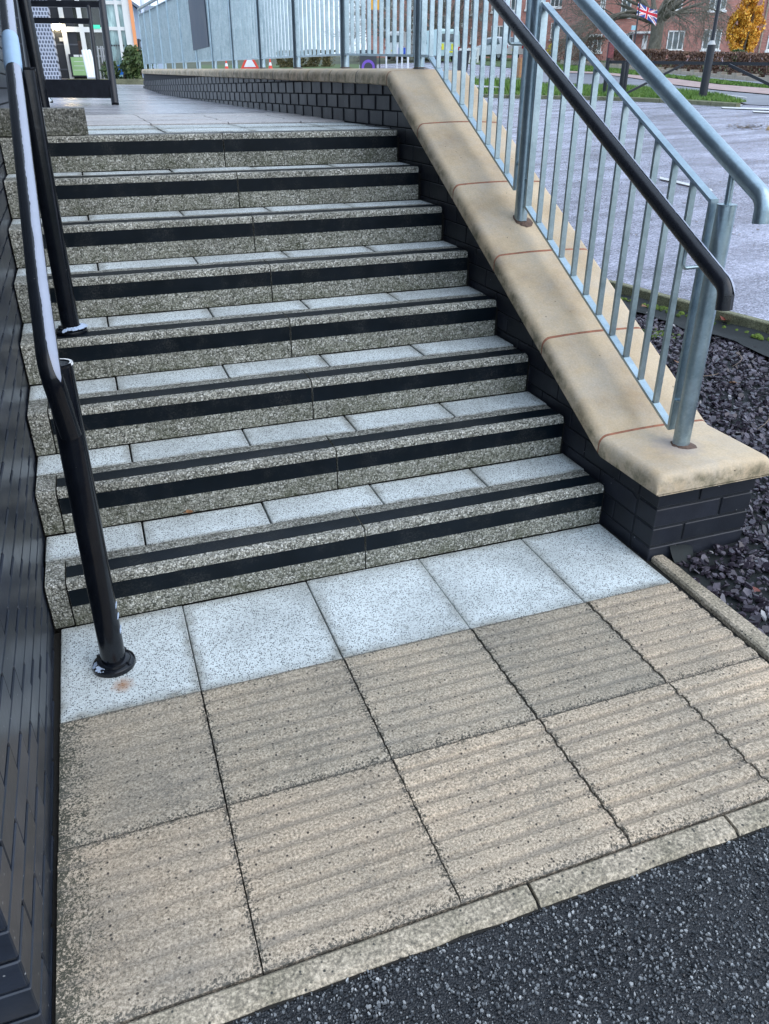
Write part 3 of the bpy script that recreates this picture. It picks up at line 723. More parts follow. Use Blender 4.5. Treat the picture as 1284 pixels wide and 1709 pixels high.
def post(P, ztop_, r=0.0285, grout=True):
    q = plumb(P.x, P.y, P.z, ztop_ - P.z)
    m_ = MB(); m_.tube([P, q], r, 28); o = m_.build('post', G, rl, smooth=50)
    if grout:
        r2 = random.Random(int(P.y * 100)); n_ = 26; ring = []
        sl = 0.525 if (0.05 < P.y < YK - .05) else 0
        pts = [(P.x + 0.0262 * math.cos(2*PI*j/n_), P.y + 0.0262 * math.sin(2*PI*j/n_), P.z + 0.012 + sl * 0.0262 * math.sin(2*PI*j/n_)) for j in range(n_)]
        pt2 = []
        for j in range(n_):
            rr = 0.031 + 0.008 * r2.random() + (0.022 * max(0, math.cos(2*PI*j/n_ + 0.9)) ** 2); a = 2*PI*j/n_
            pt2.append((P.x + rr * math.cos(a), P.y + rr * math.sin(a), P.z + 0.0055 + sl * rr * math.sin(a) ))
        MB().loft([pt2, pts], True, False).build('grout_collar', M['rustmud'], rl)
    return o
post(PA, 1.112); q = plumb(PA.x, PA.y, PA.z, 1.112 - PA.z)
MB().lathe(q, [(0.024, -0.002), (0.0292, 0.0), (0.0292, 0.003), (0.0, 0.005)], 28).build('post_cap', G, rl, smooth=50)
MB().tube([q, (q.x, q.y + 0.004, tubz(q.y) - 0.02)], 0.0105, 14).build('rail_stem', G, rl, smooth=50)
post(PB, tubz(PB.y) - 0.10); q = plumb(PB.x, PB.y, PB.z, tubz(PB.y) - 0.10 - PB.z)
MB().tube([q, (q.x, q.y + 0.004, tubz(q.y) - 0.02)], 0.0105, 14).build('rail_stem', G, rl, smooth=50)
def ypx(px):
    lo, hi = 1.0, 40.0
    for _ in range(50):
        mid = (lo + hi) / 2; v = proj((rx(mid), mid, zc(mid) + 0.03))[0]
        if v > px: lo = mid
        else: hi = mid
    return lo
PYS = [ypx(p) for p in (700, 576, 496, 438, 392.6, 358.4, 332, 309, 290.6, 275, 262, 251.7, 243)]
for y in PYS:
    P = Vector((rx(y), y, zc(y) - 0.004)); post(P, tubz(y) - 0.09, 0.0285, y < 6)
    q = plumb(P.x, P.y, P.z, tubz(y) - 0.09 - P.z); MB().tube([q, (q.x, q.y, tubz(y) - 0.02)], 0.0105, 10).build('rail_stem', G, rl, smooth=50)
# handrail tube
XT = X0 + 0.018
e = onx(1262, 325, XT); lowend = onx(1270, 373, XT)
pts = [(XT, lowend.y, lowend.z)] + fillet((XT, lowend.y, lowend.z), (XT, lowend.y + 0.004, tubz(lowend.y + 0.004)), (XT, yk, tubz(yk)), 0.055, 8)
pts += [(XT, y, tubz(y)) for y in (0.1, 0.6, 1.2, 1.7)] + fillet((XT, 1.7, tubz(1.7)), (XT, yk, tubz(yk)), (XT + xo(4), 4, tubz(4)), 0.15, 5)
pts += [(XT + xo(y), y, tubz(y)) for y in (3, 5, 8, 11, PYS[-1] - 0.1)]
ye = PYS[-1]; pts += fillet(pts[-1], (XT + xo(ye), ye + 0.12, tubz(ye)), (XT + xo(ye), ye + 0.12, tubz(ye) - 0.2), 0.07, 5) + [(XT + xo(ye), ye + 0.12, tubz(ye) - 0.13)]
MB().tube(pts, 0.0245, 28).build('handrail', G, rl, smooth=50)
# infill frames
BW, BT = 0.022, 0.011
def frame(y0, y1, cap0=True):
    ys_ = [y0] + ([yk] if y0 < yk < y1 else []) + [y1]
    for fn, nm in ((bot, 'bottom_rail'), (top, 'top_rail')):
        m_ = MB(); rr = []
        for y in ys_:
            lean = (fn(y) - bot(y)); x = rx(y) + TX * lean; yy = y + TY * lean; z = fn(y); sgn = 1
            rr.append([(x - 0.0145, yy, z - 0.006), (x + 0.0145, yy, z - 0.006), (x + 0.0145, yy, z + 0.006), (x - 0.0145, yy, z + 0.006)])
        m_.loft(rr).build(nm, G, rl)
    for y in (y0, y1):
        hgt = top(y) - bot(y); P = Vector((rx(y), y, bot(y) - 0.005)); Q = plumb(P.x, P.y, P.z, hgt + 0.011)
        MB().loft([[(c.x - 0.0145, c.y - 0.0055, c.z), (c.x + 0.0145, c.y - 0.0055, c.z), (c.x + 0.0145, c.y + 0.0055, c.z), (c.x - 0.0145, c.y + 0.0055, c.z)] for c in (P, Q)]).build('frame_end', G, rl)
    n_ = max(1, round((y1 - y0) / 0.1035)); st = (y1 - y0) / n_
    for i in range(1, n_):
        y = y0 + st * i; P = Vector((rx(y), y, bot(y) + 0.004)); hgt = top(y) - bot(y) - 0.008; Q = plumb(P.x, P.y, P.z, hgt)
        MB().loft([[(c.x - BW/2, c.y - BT/2, c.z), (c.x + BW/2, c.y - BT/2, c.z), (c.x + BW/2, c.y + BT/2, c.z), (c.x - BW/2, c.y + BT/2, c.z)] for c in (P, Q)]).build('baluster', G, rl)
def pin(y, yp, zf):
    MB().tube([(rx(y) , y, zf), (rx(yp), yp, zf)], 0.008, 10).build('fixing_pin', G, rl, smooth=50)
fr = [(-0.066, YB - 0.055)] + [(YB + 0.06, PYS[0] - 0.05)] + [(PYS[i] + 0.05, PYS[i+1] - 0.05) for i in range(len(PYS) - 1)]
for a, b_ in fr: frame(a, b_)
for a, b_ in fr[:6]:
    for y, yp in ((a, a - 0.05), (b_, b_ + 0.05)):
        for f in (0.14, 0.80): pin(y + TY * f, yp + TY * f, bot(y) + (top(y) - bot(y)) * f)
# black plastic handrail on the step side
XB = 2.035; bl = line(1000, 215, XB, 0.5186)
def ribt(m_, pts, r, n=28):
    k0 = len(m_.v); m_.tube(pts, r, n)
    c_ = [Vector(p) for p in pts]
    for i in range(len(c_)):
        for j in range(n):
            a = 2 * PI * j / n; s_ = 1.0
            if j in (5, 6): s_ = 0.90
            if j in (9, 10): s_ = 0.93
            if j in (22, 23): s_ = 0.90
            v = Vector(m_.v[k0 + i * n + j]); m_.v[k0 + i * n + j] = tuple(c_[i] + (v - c_[i]) * s_)
    return m_
le = onx(1208, 517, XB)
pts = [(XB, le.y, le.z)] + fillet((XB, le.y, le.z), (XB, le.y + 0.006, bl(le.y + 0.006)), (XB, 1.0, bl(1.0)), 0.04, 8) + [(XB, y, bl(y)) for y in (0.3, 0.7, 1.1, 1.5, 1.9)]
pts += fillet((XB, 1.9, bl(1.9)), (XB, yk, bl(yk)), (XB, 3.0, bl(yk)), 0.1, 4) + [(XB + 0.0, 2.7, bl(yk))]
ribt(MB(), pts, 0.0238).build('plastic_handrail', M['plastic'], rl, smooth=50)
strip_path = [Vector(p) for p in pts]
for P in (PA, PB):
    zz = bl(P.y) - 0.075; x_ = P.x + TX * (zz - P.z) - 0.03; y_ = P.y + TY * (zz - P.z)
    pp = [(x_, y_, zz)] + fillet((x_, y_, zz), (XB - 0.004, y_ - 0.005, zz), (XB, y_, zz + 0.06), 0.012, 5) + [(XB, y_ , zz + 0.06)]
    MB().tube(pp, 0.006, 10).build('rail_bracket', G, rl, smooth=50)
    MB().tube([(x_ + .01, y_ - 0.02, zz), (x_ + .01, y_ + 0.02, zz)], 0.006, 10).build('rail_bracket', G, rl, smooth=50)
# dark board wired to the upper railing
ya, yb2 = ypx(357) + 0.02, ypx(330)
b = MB(); z0 = bot(7) + 0.16
b.loft([[(rx(y) - 0.034, y, z0), (rx(y) - 0.022, y, z0), (rx(y) - 0.022, y, z0 + 0.72), (rx(y) - 0.034, y, z0 + 0.72)] for y in (ya, yb2)])
M['board'] = flat('dark_slate_board', (0.055, 0.075, 0.11), 0.6, 0, 0.1, 4)
tag(b.build('board', M['board']), 'dark blue-grey board fixed over the bars of the upper railing', 'board')

# ================================================================== BLACK HANDRAIL, LEFT
hr = thing('black_handrail', 'glossy black tubular handrail on two round posts at the left side of the steps', 'handrail')
K = M['black']
P1 = Vector((0.205, -0.228, 0.0)); P2 = Vector((0.210, 1.029, 4 * H))
def rz_(y): return 0.889 + 0.4775 * (y + 0.24)
tops = []
for P, zt in ((P1, 0.868), (P2, 1.482)):
    q = plumb(P.x, P.y, P.z, zt - P.z); tops.append(q)
    MB().tube([P, q], 0.033, 32).build('post', K, hr, smooth=50)
    MB().lathe(q, [(0.027, -0.01), (0.031, 0.0), (0.0335, 0.002), (0.0335, -0.006), (0.030, -0.012)], 24).build('post_rim', K, hr, smooth=50)
    fl = MB().lathe(P, [(0.057, 0.0), (0.059, 0.004), (0.057, 0.013), (0.050, 0.018), (0.046, 0.018), (0.044, 0.024), (0.036, 0.027), (0.031, 0.027)], 36).build('base_flange', K, hr, smooth=40)
    for s_ in range(4):
        a = 0.9 + s_ * PI / 2; MB().lathe((P.x + 0.051 * math.cos(a), P.y + 0.051 * math.sin(a), P.z + 0.017), [(0.005, 0), (0.005, 0.004), (0.0, 0.006)], 8).build('bolt', K, fl)
pts = [(0.220, -0.232, 0.70), (0.212, -0.245, 0.80)] + fillet((0.212, -0.247, 0.80), (0.206, -0.262, rz_(-0.262)), (0.199, 0.6, rz_(0.6)), 0.06, 7)
pts += [(0.203 - 0.006 * (y + 0.2), y, rz_(y)) for y in (0.0, 0.4, 0.8, 1.2, 1.6, 2.0)] + fillet((0.19, 2.0, rz_(2.0)), (0.19, 2.25, rz_(2.25)), (0.19, 3.6, rz_(2.25)), 0.12, 5) + [(0.19, 3.4, rz_(2.25))]
MB().tube(pts, 0.0245, 32).build('rail', K, hr, smooth=50)
P3 = Vector((0.2, 3.38, zland(3.38))); MB().tube([P3, (0.2, 3.40, rz_(2.25))], 0.033, 24).build('post', K, hr, smooth=50)
MB().tube([(0.203 - 0.006 * (y + 0.2), y, rz_(y)) for y in (0.985, 1.02, 1.07, 1.13, 1.19)], [0.0255, 0.0275, 0.0275, 0.0275, 0.0262], 28).build('rail_sleeve', M['sleeve'], hr, smooth=50)
def pale_band(name, pts, r, f0, f1, seed, end_rag=0.02, par_=None):
    # thin pale ragged-edged strip wrapped on a tube; f0..f1 angles (degrees) from the tube's upper side towards +X
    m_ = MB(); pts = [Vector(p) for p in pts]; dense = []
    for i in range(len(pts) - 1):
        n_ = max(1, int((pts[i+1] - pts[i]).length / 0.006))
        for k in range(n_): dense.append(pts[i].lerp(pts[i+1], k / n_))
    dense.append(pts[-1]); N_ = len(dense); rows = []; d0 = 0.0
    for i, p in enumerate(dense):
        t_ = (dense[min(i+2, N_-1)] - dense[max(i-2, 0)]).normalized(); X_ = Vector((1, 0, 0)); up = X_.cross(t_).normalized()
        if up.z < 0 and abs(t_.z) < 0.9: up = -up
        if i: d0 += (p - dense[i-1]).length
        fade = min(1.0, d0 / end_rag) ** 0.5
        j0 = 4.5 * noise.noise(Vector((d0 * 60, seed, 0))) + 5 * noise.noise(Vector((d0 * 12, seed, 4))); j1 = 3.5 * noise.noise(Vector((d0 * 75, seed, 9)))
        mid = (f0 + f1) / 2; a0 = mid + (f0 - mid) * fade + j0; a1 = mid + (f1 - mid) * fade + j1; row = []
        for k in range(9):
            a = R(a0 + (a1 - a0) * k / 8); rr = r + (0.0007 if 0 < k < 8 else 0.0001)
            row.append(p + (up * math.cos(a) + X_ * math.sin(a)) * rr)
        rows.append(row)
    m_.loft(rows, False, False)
    return m_.build(name, M['pale_band'], par_, smooth=True)
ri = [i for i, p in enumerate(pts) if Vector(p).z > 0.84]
pale_band('pale_strip', [Vector(p) for p in pts[ri[0]:]], 0.0245, 10, 72, 3, 0.06, hr)  # pale strip along the upper side of the left rail
def patch(cx, cy, cz, rr, seed, nrm=(0, 0, 1), el=1.0, n_=22, mat=None, par_=None, rough=0.45):
    r_ = random.Random(seed); nn = Vector(nrm).normalized(); e_ = nn.orthogonal().normalized(); f_ = nn.cross(e_)
    P_ = [Vector((cx, cy, cz)) + (e_ * math.cos(2*PI*j/n_) * el + f_ * math.sin(2*PI*j/n_)) * rr * (1 - rough * r_.random()) for j in range(n_)]
    m_ = MB(); m_.add([p - nn * 0.001 for p in P_] + [p + nn * 0.0006 for p in P_], [tuple(range(n_, 2 * n_))] + [(j, (j+1) % n_, n_ + (j+1) % n_, n_ + j) for j in range(n_)])
    return m_.build('paint_chip', mat or M['chip'], par_ or hr)
arc = [(-0.5 + 2.6 * i / 16) for i in range(17)]; q = tops[0]
MB().loft([[(q.x + 0.027 * math.cos(a), q.y + 0.027 * math.sin(a), q.z + 0.0012) for a in arc], [(q.x + 0.0338 * math.cos(a), q.y + 0.0338 * math.sin(a), q.z + 0.0015) for a in arc], [(q.x + 0.0343 * math.cos(a), q.y + 0.0343 * math.sin(a), q.z - 0.004) for a in arc]], False, False).build('paint_chip', M['whitepaint'], hr)
patch(P1.x - 0.035, P1.y - 0.032, 0.0205, 0.017, 3, (-0.15, -0.2, 1)); patch(P1.x - 0.050, P1.y - 0.006, 0.0175, 0.010, 4, (-0.6, 0, 1), 1.3)
# ring of pale paint round the second post's foot
r_ = random.Random(9); ang = [(-1.9 + 3.1 * i / 26) for i in range(27)]; inn = []; out_ = []
for a in ang:
    inn.append((P2.x + (0.034 + 0.008 * r_.random()) * math.cos(a), P2.y + (0.034 + 0.008 * r_.random()) * math.sin(a), P2.z + 0.0285)); out_.append((P2.x + (0.052 + 0.014 * r_.random()) * math.cos(a), P2.y + (0.052 + 0.014 * r_.random()) * math.sin(a), P2.z + 0.0215))
MB().loft([inn, out_], False, False).build('paint_chip', M['chip'], hr)
patch(P2.x - 0.020, P2.y - 0.050, P2.z + 0.0215, 0.010, 12, (0, -0.3, 1), 1.8)
for s_, z in ((1, 0.20), (2, 0.12), (3, 0.165)):
    patch(P1.x + 0.0325 + TX * z, P1.y - 0.010 + TY * z, z, 0.005 if s_ > 1 else 0.004, 30 + s_, (1, -0.35, 0), 2.6, par_=hr)

wl = [p for p in strip_path if p.z > strip_path[0].z + 0.02]
pale_band('pale_strip', wl, 0.0240, 10, 62, 8, 0.02, rl)  # pale strip along the top of the plastic handrail
# ================================================================== BLACK BARRIER ON THE LANDING
br = thing('barrier', 'black painted steel barrier frame with kick board standing on the landing', 'barrier')
BD = 7.55
def bt(x0, y0, x1, y1, r): MB().tube([at(x0, y0, BD), at(x1, y1, BD)], r, 16).build('post', M['blackmatt'], br, smooth=50)
k_ = BD / 1281.644
bt(192.7, 174, 168.0, -12, 6.0 * k_); bt(60, 177, 33.5, -12, 7.2 * k_); bt(163.5, 134, 148.0, 8, 3.4 * k_)
def bb(x0, y0, x1, y1, h_, dpt, nm='rail'):
    MB().bar(at(x0, y0, BD), at(x1, y1, BD), dpt, h_ * k_).build(nm, M['blackmatt'], br)
bb(36, 5.5, 168, 7.5, 9, 0.05); bb(44, 34, 150, 35.5, 8, 0.04); bb(60, 147.5, 186, 148.5, 27, 0.035, 'kick_board')
P = onpark(70, 172, 0, 0.011, 1.229, 0, 2.16)
M['chrome'] = flat('polished_steel', (0.62, 0.62, 0.62), 0.12, 1.0, 0.05, 9)
dome = MB().lathe((P.x + 0.04, P.y, zland(P.y)), [(0.075, 0.0), (0.074, 0.02), (0.066, 0.05), (0.05, 0.07), (0.025, 0.082), (0.0, 0.085)], 24).build('steel_dome', M['chrome'], smooth=50)
tag(dome, 'small polished steel dome on the landing beside the black barrier', 'dome')

# ================================================================== SLATE BED
KB = [Vector((2.40, 2.98, 0)), Vector((3.45, 2.86, 0)), Vector((3.76, 2.62, 0)), Vector((3.90, 2.05, 0)), Vector((4.07, 1.43, 0)), Vector((4.22, 0.7, 0)), Vector((4.40, -0.3, 0)), Vector((4.6, -1.9, 0))]
def zbed(x, y): return max(-0.03, 0.033 * (y + 0.3) + 0.022 * (x - 2.1)) - 0.012 + 0.012 * noise.noise(Vector((x * 2.2, y * 2.2, 0)))
def kerbx(y):
    for i in range(len(KB) - 1):
        a, b_ = KB[i], KB[i+1]
        if b_.y <= y <= a.y: return a.x + (b_.x - a.x) * (a.y - y) / max(1e-6, a.y - b_.y)
    return 4.5
def inbed(x, y):
    if y > 2.93: return False
    if x > kerbx(y) - 0.07 - (0.10 if y < 2.4 else 0): return False
    if y < -0.285: return x > 2.06 - 0.0 + 0.02 * noise.noise(Vector((0, y * 8, 0)))
    return x > 2.385
m = MB(); nx_, ny_ = 30, 50; V = []
for j in range(ny_ + 1):
    y = -1.272 + 4.272 * j / ny_; x0 = 2.02; x1 = kerbx(y) - 0.02
    for i in range(nx_ + 1):
        x = x0 + (x1 - x0) * i / nx_; V.append((x, y, zbed(x, y) - 0.012))
m.add(V, [(j*(nx_+1)+i, j*(nx_+1)+i+1, (j+1)*(nx_+1)+i+1, (j+1)*(nx_+1)+i) for j in range(ny_) for i in range(nx_)])
m.build('bed_soil', M['membrane'], kind='structure')
def zch(x, y):
    e_ = min(1.0, max(0.0, (x - 2.05) / 0.12)) if y < -0.285 else 1.0
    return zbed(x, y) - 0.012 * (1 - e_) + 0.007 * random.random()
chips('slate_chippings', 21000, (2.05, 4.5), (-1.25, 2.95), zch, (0.013, 0.047), (0.12, 0.34), M['slate'], 11, inbed, 0.42, kind='stuff')
kb = struct('bed_kerb')
for i in range(len(KB) - 1):
    a, b_ = KB[i], KB[i+1]; L = (b_ - a).length; n_ = max(1, round(L / 0.9)); t_ = (b_ - a).normalized(); s_ = Vector((-t_.y, t_.x, 0))
    for k in range(n_):
        p = a.lerp(b_, k / n_) + t_ * 0.003; q = a.lerp(b_, (k + 1) / n_) - t_ * 0.003; rings = []
        for c_ in (p, q):
            zt = zpark(c_.x, c_.y) + 0.006
            o1 = c_ - s_ * 0.030; o2 = c_ + s_ * 0.030
            rings.append([(o1.x, o1.y, zt - 0.25), (o1.x, o1.y, zt - 0.006), (c_.x - s_.x * .024, c_.y - s_.y * .024, zt), (c_.x + s_.x * .024, c_.y + s_.y * .024, zt), (o2.x, o2.y, zt - 0.006), (o2.x, o2.y, zt - 0.25)])
        MB().loft(rings).build('kerb_stone', M['kerbmoss'], kb)
# folded weed membrane along the kerb, and a flap at the pier foot
m = MB(); V = []; nn = 60; mm = 8
for i in range(nn + 1):
    y = 2.75 - 3.6 * i / nn; xk = kerbx(y) - 0.045
    for j in range(mm + 1):
        u = j / mm; x = xk - 0.26 * u * (0.8 + 0.5 * noise.noise(Vector((y * 2.2, 1, 0))))
        z = zbed(x, y) + 0.012 + 0.035 * abs(noise.noise(Vector((x * 7, y * 3, 4)))) + 0.03 * (1 - u) ** 2
        V.append((x, y, z))
m.add(V, [(i*(mm+1)+j, i*(mm+1)+j+1, (i+1)*(mm+1)+j+1, (i+1)*(mm+1)+j) for i in range(nn) for j in range(mm)])
tag(m.build('weed_membrane', M['membrane'], smooth=True), 'black weed membrane lying wrinkled along the kerb at the back of the slate bed', 'membrane')
m = MB(); V = []
for i in range(15):
    for j in range(9):
        x = 2.045 + 0.10 * i / 14 + 0.01 * j / 8; y = -0.276 - 0.028 * (j / 8) ** 2
        V.append((x, y, 0.030 - 0.055 * (j / 8) - 0.016 * (i / 14) + 0.010 * noise.noise(Vector((x * 14, y * 14, 0))) + 0.010 * (1 - i / 14)))
m.add(V, [(i*9+j, i*9+j+1, (i+1)*9+j+1, (i+1)*9+j) for i in range(14) for j in range(8)])
tag(m.build('membrane_flap', M['membrane'], smooth=True), 'torn flap of black membrane folded up against the brick pier', 'membrane')
# moss clumps
def blob(m_, c_, r, seed):
    r2 = random.Random(seed); V = []; F = []; nu, nv = 7, 4
    V.append((c_[0], c_[1], c_[2] + r))
    for j in range(1, nv + 1):
        for i in range(nu):
            a = 2*PI*i/nu; t_ = PI/2 * j / nv; rr = r * (0.85 + 0.3 * r2.random())
            V.append((c_[0] + rr * math.sin(t_) * math.cos(a), c_[1] + rr * math.sin(t_) * math.sin(a), c_[2] + rr * math.cos(t_)))
    for i in range(nu): F.append((0, 1 + i, 1 + (i+1) % nu))
    for j in range(nv - 1):
        for i in range(nu): F.append((1 + j*nu + i, 1 + (j+1)*nu + i, 1 + (j+1)*nu + (i+1) % nu, 1 + j*nu + (i+1) % nu))
    m_.add(V, F)
m = MB(); r_ = random.Random(4)
for k in range(520):
    y = 2.6 - 3.0 * r_.random(); cl = 0.5 + 0.5 * noise.noise(Vector((0, y * 3.5, 8)))
    if r_.random() > cl * 1.3: continue
    x = kerbx(y) - 0.05 - 0.07 * r_.random(); blob(m, (x, y, zbed(x, y) + 0.030), r_.uniform(0.006, 0.020), k)
for k in range(60):
    x, y = 3.55 + r_.gauss(0, 0.05), 1.75 + r_.gauss(0, 0.05); blob(m, (x, y, zbed(x, y)), r_.uniform(0.006, 0.014), k)
m.build('moss', M['moss'], kind='stuff')
# fallen leaves and twigs
def leaf(px, py, s_, mat, label, rz, zoff=0.02, g=None, pt=None):
    P = pt
    if P is None:
        d_ = ray(px, py); t_ = 1.0
        for _ in range(30):
            Q = CAM + d_ * t_; t_ += (Q.z - zbed(Q.x, Q.y) - zoff) / -d_.z * 0.8
        P = CAM + d_ * t_
    m_ = MB(); V = []; n_ = 8
    for i in range(n_ + 1):
        u = i / n_; wd = math.sin(PI * u ** 0.8) * 0.42 * (1 + 0.18 * math.sin(i * 2.4))
        for sx in (-1, 0, 1): V.append(((u - 0.5) * s_, sx * wd * s_, abs(sx) * wd * s_ * 0.45 + 0.22 * s_ * (u - 0.5) ** 2))
    m_.add(V, [(i*3+j, i*3+j+1, i*3+j+4, i*3+j+3) for i in range(n_) for j in range(2)])
    m_.tube([(-0.5 * s_, 0, 0.05 * s_), (-0.8 * s_, 0.03 * s_, 0.1 * s_)], 0.0012, 5)
    o = m_.build('fallen_leaf', mat, smooth=True); o.location = P; o.rotation_euler = (0.2, 0.15, rz)
    return tag(o, label, 'leaf', g)
leaf(1210, 535, 0.085, M['leafred'], 'curled dark red leaf on the moss under the black handrail end', 0.4, 0.06)
leaf(1132, 513, 0.06, M['leafred'], 'rust red leaf by the kerb seen between the last balusters', 1.2, 0.05)
leaf(1076, 512, 0.05, M['leafbrown'], 'pale tan leaf at the kerb left of the rust red one', 0.2, 0.05)
leaf(1222, 640, 0.05, M['leafbrown'], 'shrivelled brown leaf in the middle of the slate bed', 2.2)
leaf(1130, 605, 0.05, M['leafbrown'], 'brown leaf on the slate between two balusters beside the coping', 0.9)
leaf(1262, 985, 0.032, M['leafred'], 'crumpled reddish-brown leaf on slate near the front right edge', 0.5)
leaf(1240, 822, 0.04, M['leafred'], 'small reddish leaf on slate right of the pier top', 1.5)
leaf(0, 0, 0.028, M['leafbrown'], 'tiny brown leaf scrap on the second tread at the riser foot', 0.3, pt=Vector((0.50, 0.300, H + 0.008)))
def twig(px, py, px2, py2, label, bend=0.03):
    a, b_ = [None, None]
    ends = []
    for (x_, y_) in ((px, py), (px2, py2)):
        d_ = ray(x_, y_); t_ = 1.0
        for _ in range(30):
            Q = CAM + d_ * t_; t_ += (Q.z - zbed(Q.x, Q.y) - 0.02) / -d_.z * 0.8
        ends.append(CAM + d_ * t_)
    a, b_ = ends; s_ = Vector((-(b_ - a).y, (b_ - a).x, 0)).normalized(); n_ = 8
    pts = [a.lerp(b_, i / n_) + s_ * bend * math.sin(PI * i / n_) + Vector((0, 0, 0.008 * math.sin(PI * i / n_))) for i in range(n_ + 1)]
    tag(MB().tube(pts, [0.0022 - 0.0014 * i / n_ for i in range(n_ + 1)], 6).build('twig', M['twig'], smooth=True), label, 'twig')
twig(1170, 628, 1200, 622, 'short curved dry twig on slate just right of the end post', -0.03)
twig(1228, 588, 1222, 612, 'long bent dry stem on the upper part of the slate bed', 0.04)
twig(1284, 690, 1262, 718, 'dry twig at the right edge of the slate bed', 0.02)
# ================================================================== CAR PARK, ROAD, VERGES
def pk(px, py, dz=0.0):
    P = onpark(px, py); return Vector((P.x, P.y, P.z + dz))
def poly(name, pts, dz, mat, parent=None, **kw):
    V = [p if isinstance(p, Vector) else pk(*p) for p in pts]; V = [Vector((v.x, v.y, zpark(v.x, v.y) + dz)) for v in V]
    m_ = MB(); m_.add(V, [tuple(range(len(V)))]); o = m_.build(name, mat, **kw)
    if parent: o.parent = parent
    return o
cp = [(2.38, 60), (2.38, 3.0), (3.45, 2.88), (3.78, 2.64), (3.92, 2.06), (4.09, 1.44), (4.24, .7), (4.42, -.3), (4.62, -1.9), (60, -1.9), (95, 40), (95, 60)]
poly('car_park', [Vector((x, y, 0)) for x, y in cp], 0.0, M['carpark'], kind='structure')
poly('road', [(880, 119), (940, 121), (1000, 124), (1060, 132), (1125, 143), (1200, 152), (1290, 160), (1420, 172), (1420, 200), (1284, 177), (1245, 175), (1130, 153), (1040, 143), (940, 139), (880, 136)], 0.012, M['road'], kind='structure')
gbase = flat('turf', (0.06, 0.10, 0.025), 0.9, 0, 0.35, 3)
V1 = pk(1130, 135); 
poly('far_lawn', [(700, 97.5), (880, 117), (1000, 121), (1110, 130), (1200, 141), (1300, 151), (1420, 160), (1420, 118), (1300, 108), (1100, 104), (700, 94)], 0.02, gbase, kind='structure')
poly('block_verge', [(880, 118), (1000, 121.5), (1110, 131), (1200, 143), (1300, 151), (1420, 160), (1420, 172), (1290, 160), (1200, 152), (1125, 143), (1060, 132), (1000, 124.5), (880, 120)], 0.035, M['pathpink'], kind='structure')
poly('footpath', [(1000, 109.5), (1100, 120.5), (1180, 126.5), (1300, 137), (1420, 148), (1420, 156), (1300, 145), (1200, 134.5), (1130, 127.5), (1000, 112)], 0.04, M['pathgrey'], kind='structure')
NV = [(778, 140), (880, 143), (1040, 147), (1130, 153), (1200, 161), (1246, 174), (1230, 176), (1150, 170), (1060, 166), (960, 163), (850, 162), (778, 160)]
poly('near_verge', NV, 0.05, gbase, kind='structure')
def pip(x, y, poly_):
    c_ = False; n_ = len(poly_)
    for i in range(n_):
        a, b_ = poly_[i], poly_[i-1]
        if (a[1] > y) != (b_[1] > y) and x < (b_[0] - a[0]) * (y - a[1]) / (b_[1] - a[1]) + a[0]: c_ = not c_
    return c_
def blades(name, pxpoly, n_, h0, h1, wd, dz, mat, seed):
    P_ = [pk(*p) for p in pxpoly]; pp = [(p.x, p.y) for p in P_]; x0, x1 = min(p[0] for p in pp), max(p[0] for p in pp); y0, y1 = min(p[1] for p in pp), max(p[1] for p in pp)
    r = random.Random(seed); m_ = MB(); k = 0; tries = 0
    while k < n_ and tries < n_ * 20:
        tries += 1; x, y = r.uniform(x0, x1), r.uniform(y0, y1)
        if not pip(x, y, pp): continue
        k += 1; a = r.uniform(0, 3.14); h = r.uniform(h0, h1) * (0.6 + 0.8 * abs(noise.noise(Vector((x * 1.3, y * 1.3, 0))))); z = zpark(x, y) + dz; w2 = wd * r.uniform(.6, 1.2)
        dx, dy = math.cos(a) * w2, math.sin(a) * w2; lx, ly = r.gauss(0, h * 0.35), r.gauss(0, h * 0.35)
        m_.add([(x - dx, y - dy, z), (x + dx, y + dy, z), (x + lx, y + ly, z + h)], [(0, 1, 2)])
    return m_.build(name, mat, kind='stuff')
blades('verge_grass', NV, 26000, 0.05, 0.13, 0.012, 0.05, M['grass'], 2)
blades('lawn_grass', [(900, 108), (1000, 113.5), (1060, 120), (1130, 128.5), (1200, 136), (1284, 146.5), (1284, 149.5), (1200, 141), (1110, 130), (1000, 121), (900, 116)], 15000, 0.05, 0.12, 0.03, 0.02, M['grass'], 5)
blades('weeds', [(780, 141), (872, 143), (872, 158), (780, 156)], 5000, 0.12, 0.36, 0.022, 0.05, M['grass'], 8)
# kerb stones of the near verge
vk = struct('verge_kerb'); edge_ = [pk(*p) for p in ((762, 161), (850, 164), (960, 166), (1060, 169), (1150, 173.5), (1232, 179.5))]
for i in range(len(edge_) - 1):
    a, b_ = edge_[i], edge_[i+1]; L = (b_ - a).length; n_ = max(1, round(L / 0.92)); t_ = (b_ - a).normalized(); s_ = Vector((-t_.y, t_.x, 0)).normalized() * 0.07
    for k in range(n_):
        p, q = a.lerp(b_, k / n_) + t_ * 0.006, a.lerp(b_, (k + 1) / n_) - t_ * 0.006
        MB().loft([[c - s_ - Vector((0,0,.1)), c - s_ + Vector((0,0,.075)), c - s_ * .7 + Vector((0,0,.09)), c + s_ + Vector((0,0,.09)), c + s_ - Vector((0,0,.1))] for c in (p, q)]).build('kerb_stone', M['kerbmoss'], vk)
mk = struct('road_markings')
def stripe(pts, dz=0.018): poly('painted_line', pts, dz, M['linewhite'], mk)
stripe([(1101, 297), (1187, 318), (1190, 322), (1101, 301)]); 
